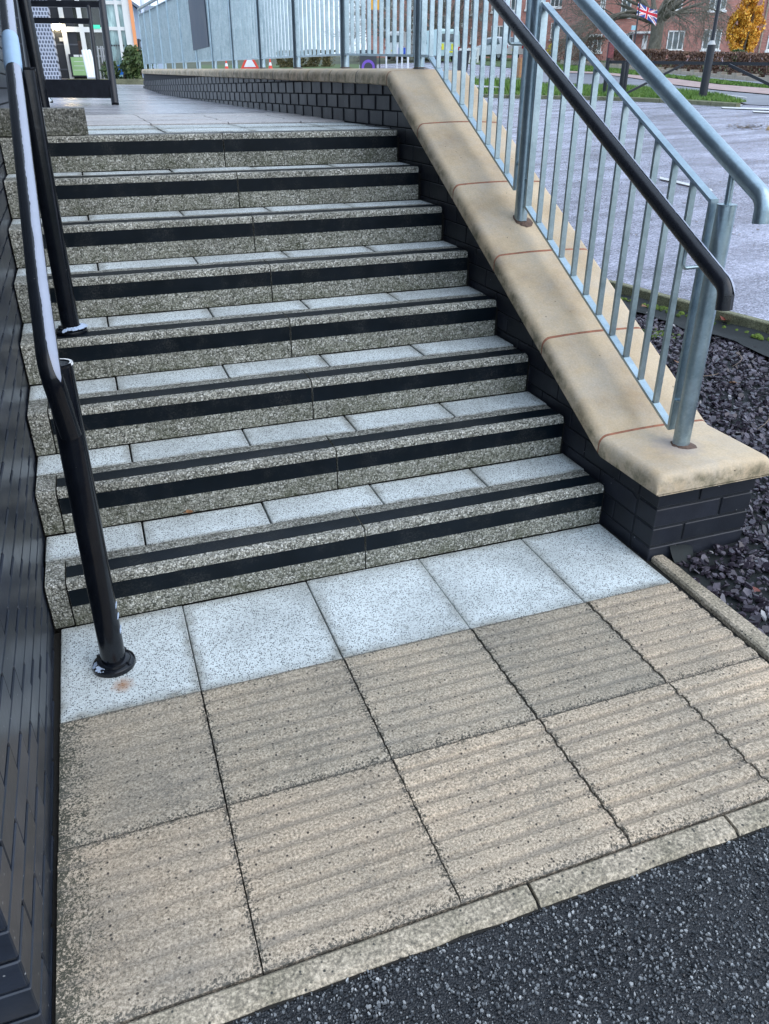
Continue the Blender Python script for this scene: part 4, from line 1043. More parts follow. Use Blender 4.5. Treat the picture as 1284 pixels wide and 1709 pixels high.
stripe([(1110, 172), (1160, 170.5), (1240, 176), (1236, 178), (1160, 174)]); stripe([(1203, 179.5), (1284, 182), (1330, 187), (1284, 185), (1206, 182)]); stripe([(1255, 186), (1320, 189), (1320, 191), (1258, 188.5)])
stripe([(1165, 153), (1245, 163), (1247, 164.5), (1165, 154)])
ost = MB(); P = pk(1286, 217); blob(ost, (P.x, P.y, P.z - 0.02), 0.09, 8)
M['ochre'] = flat('ochre_stone', (0.38, 0.27, 0.14), 0.9, 0, 0.3, 20)
tag(ost.build('stone', M['ochre'], smooth=True), 'ochre stone lying on the car park at the right edge of the picture', 'stone')
# leaves scattered on the car park
m = MB(); r_ = random.Random(3)
for k in range(420):
    if k < 150: c_ = pk(1248 + r_.gauss(0, 16), 212 + r_.gauss(0, 2.2))
    else: c_ = pk(r_.uniform(900, 1284), r_.uniform(185, 420))
    s_ = r_.uniform(0.008, 0.03) * (1.6 if k < 150 else 0.7); a = r_.uniform(0, 6.28)
    m.add([c_ + Vector((math.cos(a + j * PI/2) * s_, math.sin(a + j * PI/2) * s_ * .6, 0.004 + 0.01 * r_.random())) for j in range(4)], [(0, 1, 2, 3)])
m.build('leaf_litter', make_island('leaf_litter', [(0, (0.04, 0.025, 0.015)), (0.6, (0.14, 0.09, 0.05)), (1, (0.30, 0.24, 0.15))], (0.6, 0.9)), kind='stuff')

vd = CM @ Vector((0, 0, -1))
# ------------------------------------------------------------------ leafy and woody things
def leaves(m_, n_, inside, s0, s1, seed, clump=2.2, thr=-0.12):
    r = random.Random(seed); k = 0; t_ = 0
    while k < n_ and t_ < n_ * 14:
        t_ += 1; p = inside(r)
        if noise.noise(p * clump + Vector((seed, 0, 0))) < thr: continue
        k += 1; s_ = r.uniform(s0, s1); a = Vector((r.gauss(0, 1), r.gauss(0, 1), r.gauss(0, 1))).normalized(); b_ = a.orthogonal().normalized() ; c_ = a.cross(b_)
        m_.add([p - b_ * s_, p - c_ * s_ * 0.45, p + b_ * s_, p + c_ * s_ * 0.45], [(0, 1, 2, 3)])
def leafmat(name, c0, c1, c2): return make_island(name, [(0, c0), (0.5, c1), (1, c2)], (0.4, 0.7))
LG = leafmat('green_leaves', (0.03, 0.055, 0.018), (0.07, 0.12, 0.035), (0.16, 0.20, 0.07))
LB = leafmat('beech_brown_leaves', (0.06, 0.028, 0.022), (0.15, 0.075, 0.050), (0.27, 0.16, 0.10))
LO = leafmat('orange_leaves', (0.52, 0.22, 0.02), (0.80, 0.40, 0.04), (0.92, 0.60, 0.10))
LY_ = leafmat('yellow_leaves', (0.6, 0.45, 0.03), (0.75, 0.6, 0.05), (0.8, 0.7, 0.12))
BK = flat('bark', (0.16, 0.15, 0.12), 0.9, 0, 0.35, 9)
def limb(m_, a, d, L, r, depth, rnd, mind=0.012, gn=5, spread=0.55, droop=0.0):
    pts = [a]; rr = [r]; d = d.normalized(); p = a.copy(); n_ = gn if depth < 2 else 3
    for i in range(n_):
        d = (d + Vector((rnd.gauss(0, .12), rnd.gauss(0, .12), rnd.gauss(0, .09) + 0.03 - droop))).normalized(); p = p + d * L / n_; pts.append(p.copy()); rr.append(r * (1 - 0.5 * (i + 1) / n_))
    m_.tube(pts, rr, 8 if depth == 0 else (6 if depth < 3 else 3), False)
    if depth >= 5 or r < mind * 0.5: return
    k = rnd.choice((3, 4, 4)) if depth < 3 else rnd.choice((3, 3, 4))
    for j in range(k):
        i = rnd.randint(max(1, n_ - 3), n_) if j else n_
        ax = Vector((rnd.gauss(0, 1), rnd.gauss(0, 1), rnd.gauss(0, 0.7))).normalized()
        nd = (d + ax * spread * rnd.uniform(0.7, 1.3)).normalized()
        limb(m_, pts[i], nd, L * rnd.uniform(0.6, 0.85), max(0.0085, rr[i] * rnd.uniform(0.5, 0.72)), depth + 1, rnd, mind, gn, spread, droop)
def bare_tree(name, base, hgt, r, seed, label, limbs=6, group=None):
    t_ = thing(name, label, 'tree', group, base); rnd = random.Random(seed); o = Vector((0, 0, 0))
    m_ = MB(); hh = hgt * 0.16; ring = []
    m_.tube([o + Vector((0, 0, -0.3)), o + Vector((0.02, 0, 0.1)), o + Vector((0.05, 0, hh * 0.6)), o + Vector((0, 0, hh * 1.15))], [r * 1.35, r * 1.12, r * 0.98, r * 1.05], 14)
    m_.build('trunk', BK, t_, smooth=True)
    m_ = MB()
    for k in range(limbs):
        a = 2 * PI * k / limbs + rnd.uniform(-.3, .3); tilt = rnd.uniform(0.6, 1.0)
        limb(m_, Vector((math.cos(a) * r * .3, math.sin(a) * r * .3, hh * 0.9)), Vector((math.cos(a) * tilt, math.sin(a) * tilt, 0.85)), hgt * 0.27, r * 0.5, 0, rnd, 0.01)
    for k in range(limbs + 3):
        a = 2 * PI * k / (limbs + 3) + rnd.uniform(-.3, .3)
        limb(m_, Vector((math.cos(a) * r * .3, math.sin(a) * r * .3, hh * (0.85 + 0.3 * rnd.random()))), Vector((math.cos(a) * 1.5, math.sin(a) * 1.5, 0.62)), hgt * 0.20, r * 0.36, 0, rnd, 0.01, 5, 0.6, 0.05)
    m_.build('crown', BK, t_); return t_
P = at(1089, 97, 42)
bare_tree('bare_tree', P, 11, 0.33, 5, 'large bare winter tree with a thick grey trunk in front of the brick house', 7)
P = pk(735, 99); bare_tree('bare_tree', P, 11, 0.28, 12, 'bare tree seen through the railing left of the brick houses', 5)
P = pk(655, 99); bare_tree('bare_tree', P, 10, 0.22, 13, 'thin bare tree seen through the upper railing above the white vans', 5)

# low garden wall and hedges along it
GW = [pk(*p) for p in ((940, 107), (1000, 112), (1060, 118), (1100, 122.5), (1180, 130), (1284, 139.5), (1400, 150))]
gw = thing('garden_wall', 'low pale garden wall with small piers in front of the brown hedge', 'wall')
M['palestone'] = flat('pale_walling', (0.36, 0.31, 0.25), 0.9, 0, 0.25, 6)
for i in range(len(GW) - 1):
    a, b_ = GW[i], GW[i+1]; L = (b_ - a).length; t_ = (b_ - a).normalized(); s_ = Vector((-t_.y, t_.x, 0)).normalized() * 0.09; n_ = max(1, round(L / 1.1))
    MB().loft([[c - s_ - Vector((0,0,.1)), c - s_ + Vector((0,0,.15)), c + s_ + Vector((0,0,.15)), c + s_ - Vector((0,0,.1))] for c in (a, b_)]).build('wall_panel', M['palestone'], gw)
    for k in range(n_):
        c = a.lerp(b_, k / n_); MB().box(c.x - .12, c.x + .12, c.y - .12, c.y + .12, c.z - .1, c.z + .23).build('pier', M['palestone'], gw)
def hedge(name, pts, h, th, mat, n_, seed, label, s0=0.035, s1=0.07, back=0.55):
    m_ = MB(); seg = [(pts[i], pts[i+1]) for i in range(len(pts) - 1)]; Ls = [(b - a).length for a, b in seg]; tot = sum(Ls)
    def ins(r):
        u = r.random() * tot; i = 0
        while u > Ls[i] and i < len(Ls) - 1: u -= Ls[i]; i += 1
        a, b = seg[i]; t_ = (b - a).normalized(); s_ = Vector((-t_.y, t_.x, 0)).normalized()
        if s_.dot(vd) < 0: s_ = -s_
        c = a + t_ * u; q = r.random()
        top_ = h * (1 + 0.10 * noise.noise(Vector((c.x * .7, c.y * .7, seed))))
        if q < 0.6: dz, dp = r.random() * top_, r.uniform(0, 0.12)
        elif q < 0.85: dz, dp = top_ - r.uniform(0, 0.1), r.random() * th
        else: dz, dp = r.random() * top_, r.random() * th
        return c + s_ * (back + dp) + Vector((0, 0, dz))
    leaves(m_, n_, ins, s0, s1, seed, 2.5, -0.25)
    return tag(m_.build(name, mat), label, 'hedge')
hedge('hedge', GW[1:], 0.80, 0.8, LB, 26000, 3, 'long clipped brown beech hedge behind the low garden wall')
hedge('hedge', [pk(900, 103), pk(975, 110)], 1.3, 0.8, LB, 6000, 4, 'brown hedge under the yellow shrub in front of the far brick house')
def bush(name, c, rx_, ry_, rz2, n_, mat, seed, label, s0=0.03, s1=0.07, stems=True, cat='shrub', thr=-0.12):
    t_ = thing(name, label, cat, None, c); m_ = MB()
    def ins(r):
        v = Vector((r.gauss(0, 1), r.gauss(0, 1), r.gauss(0, 1))).normalized() * (r.random() ** 0.45)
        v.z = abs(v.z) if v.z < -0.75 else v.z
        k = 1 + 0.28 * noise.noise(v * 1.6 + Vector((seed, 0, 0)))
        return Vector((v.x * rx_ * k, v.y * ry_ * k, rz2 + v.z * rz2 * k))
    leaves(m_, n_, ins, s0, s1, seed, 2.2 / max(0.4, rx_), thr); m_.build('foliage', mat, t_)
    m_ = MB(); r = random.Random(seed)
    for k in range(7): m_.tube([Vector((r.gauss(0, .04), r.gauss(0, .04), -0.05)), Vector((r.gauss(0, .25) * rx_, r.gauss(0, .25) * ry_, rz2)), Vector((r.gauss(0, .5) * rx_, r.gauss(0, .4) * ry_, rz2 * 1.7))], [0.03, 0.018, 0.006], 5)
    m_.build('stem', BK, t_); return t_
P = at(1234, 104, 40); bush('orange_shrub', P, 0.95, 0.6, 1.55, 14000, LO, 2, 'tall shrub with glowing orange autumn leaves against the brick house wall', 0.05, 0.10, thr=-0.05)
P = at(1224, 122, 31); bush('green_shrub', P, 0.5, 0.4, 0.42, 1500, LG, 6, 'small dark green shrub in the brown hedge below the orange one', 0.03, 0.06)
P = at(921, 97, 44); bush('yellow_shrub', P, 0.30, 0.3, 0.36, 1100, LY_, 7, 'small bright yellow shrub seen just right of the middle railing post', 0.05, 0.09)

# ------------------------------------------------------------------ brick houses
def make_house_brick(name, c1, c2, sc=(1, 1, 1)):
    t = NT(name); g_ = t.sep(t.pos(src='Object')); cb = t.n('ShaderNodeCombineXYZ'); t.l(g_[0], cb.inputs[0]); t.l(g_[2], cb.inputs[1])
    br_ = t.n('ShaderNodeTexBrick'); br_.inputs['Scale'].default_value = 1.0; br_.inputs['Brick Width'].default_value = 0.225; br_.inputs['Row Height'].default_value = 0.075; br_.inputs['Mortar Size'].default_value = 0.009
    br_.inputs['Color1'].default_value = (*c1, 1); br_.inputs['Color2'].default_value = (*c2, 1); br_.inputs['Mortar'].default_value = (0.30, 0.22, 0.19, 1); t.l(cb.outputs[0], br_.inputs['Vector'])
    p = t.pos(); c = t.mix(1.0, br_.outputs['Color'], t.ramp(t.noise(p, 1.3, 7, 0.7), [(0.3, 0.8), (0.7, 1.2)]), 'MULTIPLY')
    return t.out(c, 0.85, t.bump(br_.outputs['Fac'], 0.004, -1.0 if False else 1.0))
HB = make_house_brick('red_house_brick', (0.40, 0.16, 0.125), (0.52, 0.23, 0.185))
HD = make_house_brick('dark_house_brick', (0.18, 0.075, 0.065), (0.26, 0.11, 0.09))
UP = flat('white_window_frame', (0.72, 0.74, 0.72), 0.45, 0, 0.05, 3)
def glassmat(name, c0, c1):
    t = NT(name); c = t.ramp(t.noise(t.pos(), 1.6, 4), [(0.35, c0), (0.65, c1)]); return t.out(c, 0.06, None, 0.0, 0.8)
GL = glassmat('window_glass', (0.03, 0.05, 0.055), (0.14, 0.19, 0.20))
TILE = flat('roof_tiles', (0.10, 0.06, 0.05), 0.85, 0, 0.3, 4)
def basis(o, O, r, n_):
    mw = Matrix(((r.x, -n_.x, 0, O.x), (r.y, -n_.y, 0, O.y), (r.z, -n_.z, 1, O.z), (0, 0, 0, 1))); o.matrix_world = mw
class Facade:      # local frame: x along the facade, y into the building, z up
    def __init__(s, t_, O, n_):
        s.t = t_; s.O = O; s.n = Vector((n_.x, n_.y, 0)).normalized(); s.r = Vector((-s.n.y, s.n.x, 0))
        t_.matrix_world = Matrix(((s.r.x, -s.n.x, 0, O.x), (s.r.y, -s.n.y, 0, O.y), (0, 0, 1, O.z), (0, 0, 0, 1)))
    def uv(s, px, py):
        P_ = onplane(px, py, s.O, s.n) - s.O; return P_.dot(s.r), P_.z
    def rect(s, x0, y0, x1, y1):
        a = s.uv(x0, y1); b_ = s.uv(x1, y0); return a[0], b_[0], a[1], b_[1]
    def window(s, x0, y0, x1, y1, nm=2, sill=True, mat=None, transom=False):
        u0, u1, z0, z1 = s.rect(x0, y0, x1, y1); f = 0.07
        fm = MB(); fm.box(u0, u1, -0.04, 0.05, z1 - f, z1); fm.box(u0, u1, -0.04, 0.05, z0, z0 + f); fm.box(u0, u0 + f, -0.04, 0.05, z0 + f, z1 - f); fm.box(u1 - f, u1, -0.04, 0.05, z0 + f, z1 - f)
        for k in range(1, nm): u = u0 + (u1 - u0) * k / nm; fm.box(u - f/2, u + f/2, -0.035, 0.05, z0 + f, z1 - f)
        if transom: fm.box(u0 + f, u1 - f, -0.033, 0.05, z1 - (z1 - z0) * 0.3, z1 - (z1 - z0) * 0.3 + 0.05)
        w_ = fm.build('window', UP, s.t)
        for k in range(nm):
            a, b_ = u0 + (u1 - u0) * k / nm + f * .5, u0 + (u1 - u0) * (k + 1) / nm - f * .5
            MB().box(a, b_, -0.004, 0.01, z0 + f * .8, z1 - f * .8).build('pane', mat or GL, w_)
        if sill: MB().box(u0 - 0.08, u1 + 0.08, -0.13, -0.001, z0 - 0.13, z0 - 0.003).build('sill', UP, w_)
vd = CM @ Vector((0, 0, -1)); vh = Vector((vd.x, vd.y, 0)).normalized()
def house(label, O, left, right, z0, z1, depth=7.5, n_=None, mat=HB):
    t_ = thing('brick_house', label, 'house'); F = Facade(t_, O, n_ or -vh)
    u0, u1 = F.uv(left, 90)[0], F.uv(right, 90)[0]
    MB().box(u0, u1, 0.0, depth, z0, z1).build('wall', mat, t_)
    m_ = MB(); m_.loft([[(u0 - .3, -0.4, z1), (u0 - .3, depth / 2, z1 + 2.4), (u0 - .3, depth + .4, z1)], [(u1 + .3, -0.4, z1), (u1 + .3, depth / 2, z1 + 2.4), (u1 + .3, depth + .4, z1)]]).build('roof', TILE, t_)
    return t_, F
O = at(1100, 100, 50)
ht, F = house('red brick house with white windows and door behind the large bare tree', O, 968, 1420, -2.0, 5.6)
for q in ((981, 57, 1006, 86, 3), (1022, 56, 1058, 85, 4), (1111, 51, 1144, 84, 3), (1170, 49, 1206, 83, 3), (1278, 48, 1315, 84, 3), (1182, -20, 1217, 17, 3), (1000, -10, 1013, 28, 2), (1035, -8, 1056, 27, 2), (1113, -16, 1143, 18, 3)):
    F.window(*q)
u0, u1, z0, z1 = F.rect(1068, 59, 1082, 98); d_ = MB().box(u0, u1, -0.03, 0.05, z0, z1).build('door', UP, ht); MB().box(u0 + .14, u1 - .14, -0.036, -0.031, z0 + .9, z0 + 1.3).build('pane', GL, d_)
u0, u1, z0, z1 = F.rect(1050, 53.5, 1088, 57); MB().box(u0, u1, -0.9, -0.002, z0, z1).build('canopy', UP, ht)
u0, u1, z0, z1 = F.rect(1262, 10, 1266, 100); MB().box(u0, u0 + .08, -0.12, -0.04, z0, 5.5).build('downpipe', M['kerb'], ht)
u0, u1, z0, z1 = F.rect(1240, 0, 1262, 100); MB().box(u0, u1, -0.02, 0.0, 1.8, 5.6).build('dark_brick_panel', HD, ht)
O2 = at(870, 90, 64)
h2, F2 = house('farther red brick house with white windows left of the nearer one', O2, 775, 962, -3.0, 5.8)
for q in ((785, 46, 792, 71, 1), (819, 43, 841, 70, 3), (875, 40, 886, 67, 1), (918, 38, 931, 65, 2), (786, -4, 794, 24, 1), (852, -8, 862, 18, 1), (877, -8, 886, 16, 1), (918, -20, 943, 12, 3), (820, -4, 830, 20, 1)):
    F2.window(*q)
u0, u1, z0, z1 = F2.rect(945, 0, 947, 85); MB().box(u0, u0 + .09, -0.12, -0.04, z0, 5.7).build('downpipe', UP, h2)
u0, u1, z0, z1 = F2.rect(955, 0, 968, 100); MB().box(u0, u1 + 3, -1.2, -0.002, -3, 5.8).build('dark_gable', HD, h2)
O3 = at(690, 85, 84)
h3, F3 = house('most distant red brick house seen through the upper balusters', O3, 612, 768, -4.0, 6.5)
for q in ((640, 30, 655, 50, 2), (680, 28, 698, 50, 2), (735, 26, 750, 48, 2), (640, -4, 655, 14, 2), (680, -4, 698, 14, 2), (735, -6, 750, 12, 2)): F3.window(*q)
def dish(par_, F_, px, py, r, mat):
    u, z = F_.uv(px, py); m_ = MB().lathe((u, -0.35, z), [(0.0, 0.02), (r * .5, -0.01), (r, -0.08), (r * 1.02, -0.09), (r * .5, -0.03), (0.0, 0.0)], 18, (0.25, 1, 0.15)); m_.tube([(u, -0.33, z), (u, 0.0, z - 0.15)], 0.02, 6)
    m_.build('satellite_dish', mat, par_, smooth=50)
DG = flat('grey_dish', (0.30, 0.31, 0.32), 0.6, 0, 0.1, 4)
dish(h2, F2, 964, 43, 0.30, DG); dish(h2, F2, 774, 39, 0.30, UP); dish(h2, F2, 805, 29, 0.28, DG)

# ------------------------------------------------------------------ knee rail, lamp post, sign posts
BMt = M['blackmatt']
kr = thing('knee_rail', 'black metal rail with slanting struts along the edge of the grass verge', 'railing')
def post2(px, py, topy, r, nm='post', par_=kr, mat=BMt):
    P_ = pk(px, py); zt = (P_ - CAM).dot(vd); Q = at(px + (623 - px) * (topy - py) / 3200.0, topy, zt)
    Q = Vector((P_.x, P_.y, Q.z)); MB().tube([P_ - Vector((0, 0, .1)), Q], r, 10).build(nm, mat, par_, smooth=50); return P_, Q
a1, a2 = post2(1035, 161, 104, 0.065); post2(1040.5, 163, 104, 0.05)
dep = (a1 - CAM).dot(vd)
A_, B_ = at(1018, 103.5, dep), at(1330, 107.5, 18.8)
MB().bar(A_, B_, 0.07, 0.075).build('top_rail', BMt, kr)
MB().bar(at(1141, 107.5, 20.2), at(1037, 160, 20.4), 0.04, 0.055).build('strut', BMt, kr)
MB().bar(at(1217, 108.5, 19.4), at(1320, 158, 18.6), 0.04, 0.065).build('strut', BMt, kr)
post2(1330, 182, 106, 0.06)
lp = thing('lamp_post', 'tall black lamp post with a thick base on the grass by the road', 'lamp post'); P = pk(1172, 166)
hb = 80 / 1281.644 * 19.5
MB().tube([P - Vector((0, 0, .1)), P + Vector((0, 0, hb * .98))], [0.105, 0.095], 12).build('base', BMt, lp, smooth=50)
MB().lathe(P + Vector((0, 0, hb * .98)), [(0.10, 0), (0.075, 0.05), (0.05, 0.09)], 12).build('collar', flat('worn_grey_paint', (.45, .46, .46), .5), lp, smooth=50)
MB().tube([P + Vector((0, 0, hb)), P + Vector((0, 0, 6.0))], [0.046, 0.035], 10).build('column', BMt, lp, smooth=50)
MB().tube([P + Vector((0, 0, 5.95)), P + Vector((0.1, -0.1, 6.2)), P + Vector((0.5, -0.5, 6.3))], 0.03, 8).build('arm', BMt, lp, smooth=50)
MB().box(P.x + .4, P.x + .75, P.y - .75, P.y - .4, P.z + 6.22, P.z + 6.34).build('lantern', BMt, lp)
sp = thing('notice_post', 'black post with a dark red notice near the top standing on the verge', 'post')
a1, a2 = post2(1008, 160, 72, 0.055, par_=sp)
MAR = flat('dark_red_notice', (0.16, 0.035, 0.04), 0.6, 0, 0.6, 14)
dq = (a1 - CAM).dot(vd); zlo = at(1012, 98, dq).z; MB().box(a2.x - .085, a2.x + .085, a2.y - .10, a2.y - .06, zlo, a2.z - 0.02).build('notice', MAR, sp)
bp_ = thing('bollard', 'black knobbly post in the weeds behind the middle railing post', 'bollard'); P = pk(854, 141)
MB().lathe(P, [(0.05, -.1), (0.05, .2), (0.06, .24), (0.05, .28), (0.05, .5), (0.06, .54), (0.05, .58), (0.05, .78), (0.062, .82), (0.05, .86), (0.05, .95), (0.0, 1.0)], 12).build('post', BMt, bp_, smooth=40)
WD = flat('orange_timber', (0.36, 0.19, 0.09), 0.8, 0, 0.25, 5)
wp = thing('timber_planter', 'orange-brown boarded timber box standing behind the verge', 'planter'); P = pk(869, 130)
for k in range(5): MB().cbox(P.x - .16, P.x + .16, P.y - .16, P.y + .16, P.z + k * .145, P.z + k * .145 + .138, .006).build('board', WD, wp)
# flag
fp = thing('flagpole', 'slim dark flagpole with a small pale blue sign in front of the brick house', 'flagpole'); P = at(1056, 96, 38)
MB().tube([P, P + Vector((TX * 6, TY * 6, 6.2))], 0.035, 8).build('pole', BMt, fp, smooth=50)
SB = flat('pale_blue_sign', (0.35, 0.62, 0.75), 0.5, 0, 0.1, 4)
q = at(1058, 46.5, 37.8); s1 = 4.3 * 37.8 / 1281.6; MB().box(q.x - s1, q.x + s1, q.y - .02, q.y + .02, q.z - s1 * .8, q.z + s1 * .8).build('sign', SB, fp)
FB, FR, FW = flat('flag_blue', (0.03, 0.05, 0.25), .7), flat('flag_red', (0.62, 0.02, 0.04), .7), flat('flag_white', (0.8, 0.8, 0.8), .7)
def union(u, v):      # u 0..2, v 0..1 in flag heights
    x, y = u - 1.0, v - 0.5; ax, ay = abs(x), abs(y)
    if ax < 0.1 or ay < 0.1: return 1
    if ax < 0.167 or ay < 0.167: return 2
    L = math.sqrt(5); d = (x - 2 * y) / L; d2 = (x + 2 * y) / L
    if abs(d) < 0.1: 
        s_ = 1 if x > 0 else -1; return 1 if 0 < d * s_ * -1 * (1) < 0.067 or (0 < -d * s_ < 0.067) else 2
    if abs(d2) < 0.1:
        s_ = 1 if x > 0 else -1; return 1 if 0 < d2 * s_ < 0.067 else 2
    return 0
nu, nv = 72, 36; m = MB(); A0 = at(1066, 3, 37.6); U_ = (at(1095, 20, 37.6) - at(1064, 4, 37.6)); Vv = at(1063, 25, 37.6) - at(1066, 3, 37.6)
rgt = (CM @ Vector((1, 0, 0)))
for j in range(nv + 1):
    for i in range(nu + 1):
        a, b_ = i / nu, j / nv
        m.v.append(tuple(A0 + U_ * a + Vv * b_ + vh * (0.10 * math.sin(a * 9 + b_ * 2.5) * (0.3 + a)) + Vector((0, 0, -0.10 * a * math.sin(a * 4 + b_ * 3)))))
for j in range(nv):
    for i in range(nu):
        m.f.append((j*(nu+1)+i, j*(nu+1)+i+1, (j+1)*(nu+1)+i+1, (j+1)*(nu+1)+i)); m.m.append(union(2 * (i + .5) / nu, 1 - (j + .5) / nv))
tag(m.build('flag', [FB, FR, FW], smooth=True), 'red, white and blue Union Flag waving from the flagpole in front of the tree', 'flag')

# ------------------------------------------------------------------ vehicles
CW = flat('white_car_paint', (0.72, 0.74, 0.75), 0.25, 0, 0.03, 1); CT = flat('pale_teal_car_paint', (0.42, 0.58, 0.58), 0.25, 0, 0.03, 1)
TY_ = flat('tyre_rubber', (0.02, 0.02, 0.02), 0.8); CG = glassmat('car_glass', (0.02, 0.03, 0.035), (0.10, 0.13, 0.14))
RLt = flat('red_tail_light', (0.45, 0.02, 0.02), 0.25); YEL = flat('yellow_marking', (0.75, 0.75, 0.05), 0.5)
def vehicle(name, P_, rz, paint, label, van=False, chev=False, cat='car', L=4.2):
    t_ = thing(name, label, cat, None, P_); t_.rotation_euler = (0, 0, rz); W_ = 0.87; Hh = 2.0 if van else 1.46
    if van: pr = [(-L/2, .35), (-L/2, 1.85), (-L/2 + .12, Hh), (L/2 - 1.35, Hh), (L/2 - .75, 1.25), (L/2 - .05, 1.0), (L/2, .35)]
    else: pr = [(-L/2, .35), (-L/2 - .02, .85), (-L/2 + .1, 1.0), (-L/2 + .5, 1.38), (-L/2 + 1.2, Hh), (L/2 - 1.9, Hh - .03), (L/2 - 1.15, 1.02), (L/2 - .2, .82), (L/2, .6), (L/2 - .02, .32)]
    rings = []
    for y, ins in ((-W_, .10), (-W_ + .05, .0), (W_ - .05, .0), (W_, .10)):
        rings.append([(x * (1 - ins * .03), y * (1 - 0.13 * max(0, z - .9)), z - (ins * .4 if z > .9 else -ins * .2)) for x, z in pr])
    MB().loft(rings).build('body', paint, t_, smooth=35)
    for sx in (-1, 1):
        for sy in (-1, 1):
            wv = MB().lathe((sx * (L/2 - .75), sy * (W_ - .16), .31), [(0, -.1), (.22, -.1), (.30, -.09), (.31, -.06), (.31, .06), (.30, .09), (.22, .1), (0, .1)], 18, (0, 1, 0)).build('wheel', TY_, t_, smooth=40)
            MB().lathe((sx * (L/2 - .75), sy * (W_ - .05), .31), [(0, -.02), (.18, -.012), (.19, 0.0), (0, .012)], 12, (0, 1, 0)).build('hubcap', DG, wv, smooth=40)
    zb_, zt_ = (1.15, 1.75) if van else (0.98, 1.34)
    xa, xb = (L/2 - 1.9, L/2 - 1.15) if van else (-L/2 + .75, L/2 - 1.55)
    for sy in (-1, 1): MB().loft([[(xa - .1, sy * (W_ * (1 - .13 * (zb_ - .9)) + .012), zb_), (xb + .25, sy * (W_ * (1 - .13 * (zb_ - .9)) + .012), zb_), (xb - .05, sy * (W_ * (1 - .13 * (zt_ - .9)) + .006), zt_), (xa + .15, sy * (W_ * (1 - .13 * (zt_ - .9)) + .006), zt_)]]*1 + [[(xa - .1, sy * .7, zb_), (xb + .25, sy * .7, zb_), (xb - .05, sy * .7, zt_), (xa + .15, sy * .7, zt_)]]).build('side_window', CG, t_)
    xr = -L/2
    if van: MB().box(xr - .012, xr, -.6, .6, 1.2, 1.7).build('rear_window', CG, t_)
    else: MB().loft([[(xr + .16, -.62, 1.03), (xr + .16, .62, 1.03), (xr + .52, .58, 1.34), (xr + .52, -.58, 1.34)], [(xr + .10, -.62, 1.06), (xr + .10, .62, 1.06), (xr + .46, .58, 1.39), (xr + .46, -.58, 1.39)]]).build('rear_window', CG, t_)
    xf = L/2; 
    MB().loft([[(xf - 1.12, -.66, 1.05), (xf - 1.12, .66, 1.05), (xf - 1.80, .6, 1.40), (xf - 1.80, -.6, 1.40)], [(xf - 1.20, -.66, 1.0), (xf - 1.20, .66, 1.0), (xf - 1.88, .6, 1.36), (xf - 1.88, -.6, 1.36)]]).build('windscreen', CG, t_)
    for sy in (-1, 1):
        MB().box(xr - .03, xr + .05, sy * .72 - .1, sy * .72 + .1, .7, .92).build('tail_light', RLt, t_)
        MB().box(xf - .08, xf + .01, sy * .66 - .14, sy * .66 + .14, .62, .74).build('headlight', UP, t_)
    MB().box(xr - .035, xr - .025, -.26, .26, .55, .66).build('number_plate', YEL, t_)
    if chev:
        for k in range(4): MB().box(xr - .02, xr - .01, -.7 + k * .38, -.7 + k * .38 + .18, .72, 1.1).build('marking_stripe', YEL, t_)
    return t_
yawv = math.atan2(vh.y, vh.x)
vehicle('parked_car', pk(829, 101), yawv + 0.5, CW, 'white car parked beyond the weeds, seen through the sloping balusters')
vehicle('parked_car', pk(730, 104), yawv + 0.35, CT, 'pale teal vehicle with yellow tail markings seen beside the corner post', True, True)
vehicle('parked_van', pk(672, 100), yawv - 0.3, CW, 'white van parked left of the corner post, behind the upper balusters', True, False, 'van', 5.0)
# white fence panel and dark bins behind it
wf = thing('white_fence', 'short white fence behind the railing near the teal vehicle', 'fence'); 
a, b_ = pk(768, 106), pk(797, 105)
for k in range(5): c = a.lerp(b_, k / 4); MB().box(c.x - .06, c.x + .06, c.y - .06, c.y + .06, c.z, c.z + .9).build('post', UP, wf)
for z in (.3, .8): MB().bar(a + Vector((0, 0, z)), b_ + Vector((0, 0, z)), .05, .14).build('rail', UP, wf)
bn = thing('wheelie_bin', 'dark bin standing in front of the short white fence', 'bin'); P = pk(772, 118)
MB().loft([[(P.x - .2, P.y - .2, P.z), (P.x + .2, P.y - .2, P.z), (P.x + .2, P.y + .2, P.z), (P.x - .2, P.y + .2, P.z)], [(P.x - .27, P.y - .27, P.z + .85), (P.x + .27, P.y - .27, P.z + .85), (P.x + .27, P.y + .27, P.z + .85), (P.x - .27, P.y + .27, P.z + .85)]]).build('body', BMt, bn)
MB().cbox(P.x - .29, P.x + .29, P.y - .29, P.y + .29, P.z + .85, P.z + .92, .02).build('lid', BMt, bn)

# ------------------------------------------------------------------ things seen under the upper railing
CR = flat('cone_red', (0.72, 0.07, 0.04), 0.5, 0, 0.08, 8); WH = M['whitepaint']
def cone(px, py, label):
    P_ = pk(px, py); t_ = thing('traffic_cone', label, 'traffic cone', 'traffic cones beyond the railing', P_); h = 0.72
    MB().cbox(-.2, .2, -.2, .2, 0, .04, .01).build('foot', BMt, t_)
    MB().tube([(0, 0, .04), (0, 0, .28)], [.15, .105], 16).build('lower_cone', CR, t_, smooth=50)
    MB().tube([(0, 0, .28), (0, 0, .46)], [.105, .07], 16).build('white_band', WH, t_, smooth=50)
    MB().tube([(0, 0, .46), (0, 0, h)], [.07, .025], 16).build('upper_cone', CR, t_, smooth=50)
cone(379, 118.5, 'red traffic cone with white band, left of the triangular road sign'); cone(452, 117.5, 'red traffic cone right of the triangular road sign')
P = pk(418, 117.5); ts = thing('road_sign', 'red-bordered white triangular road sign standing on the ground between two cones', 'road sign', None, P)
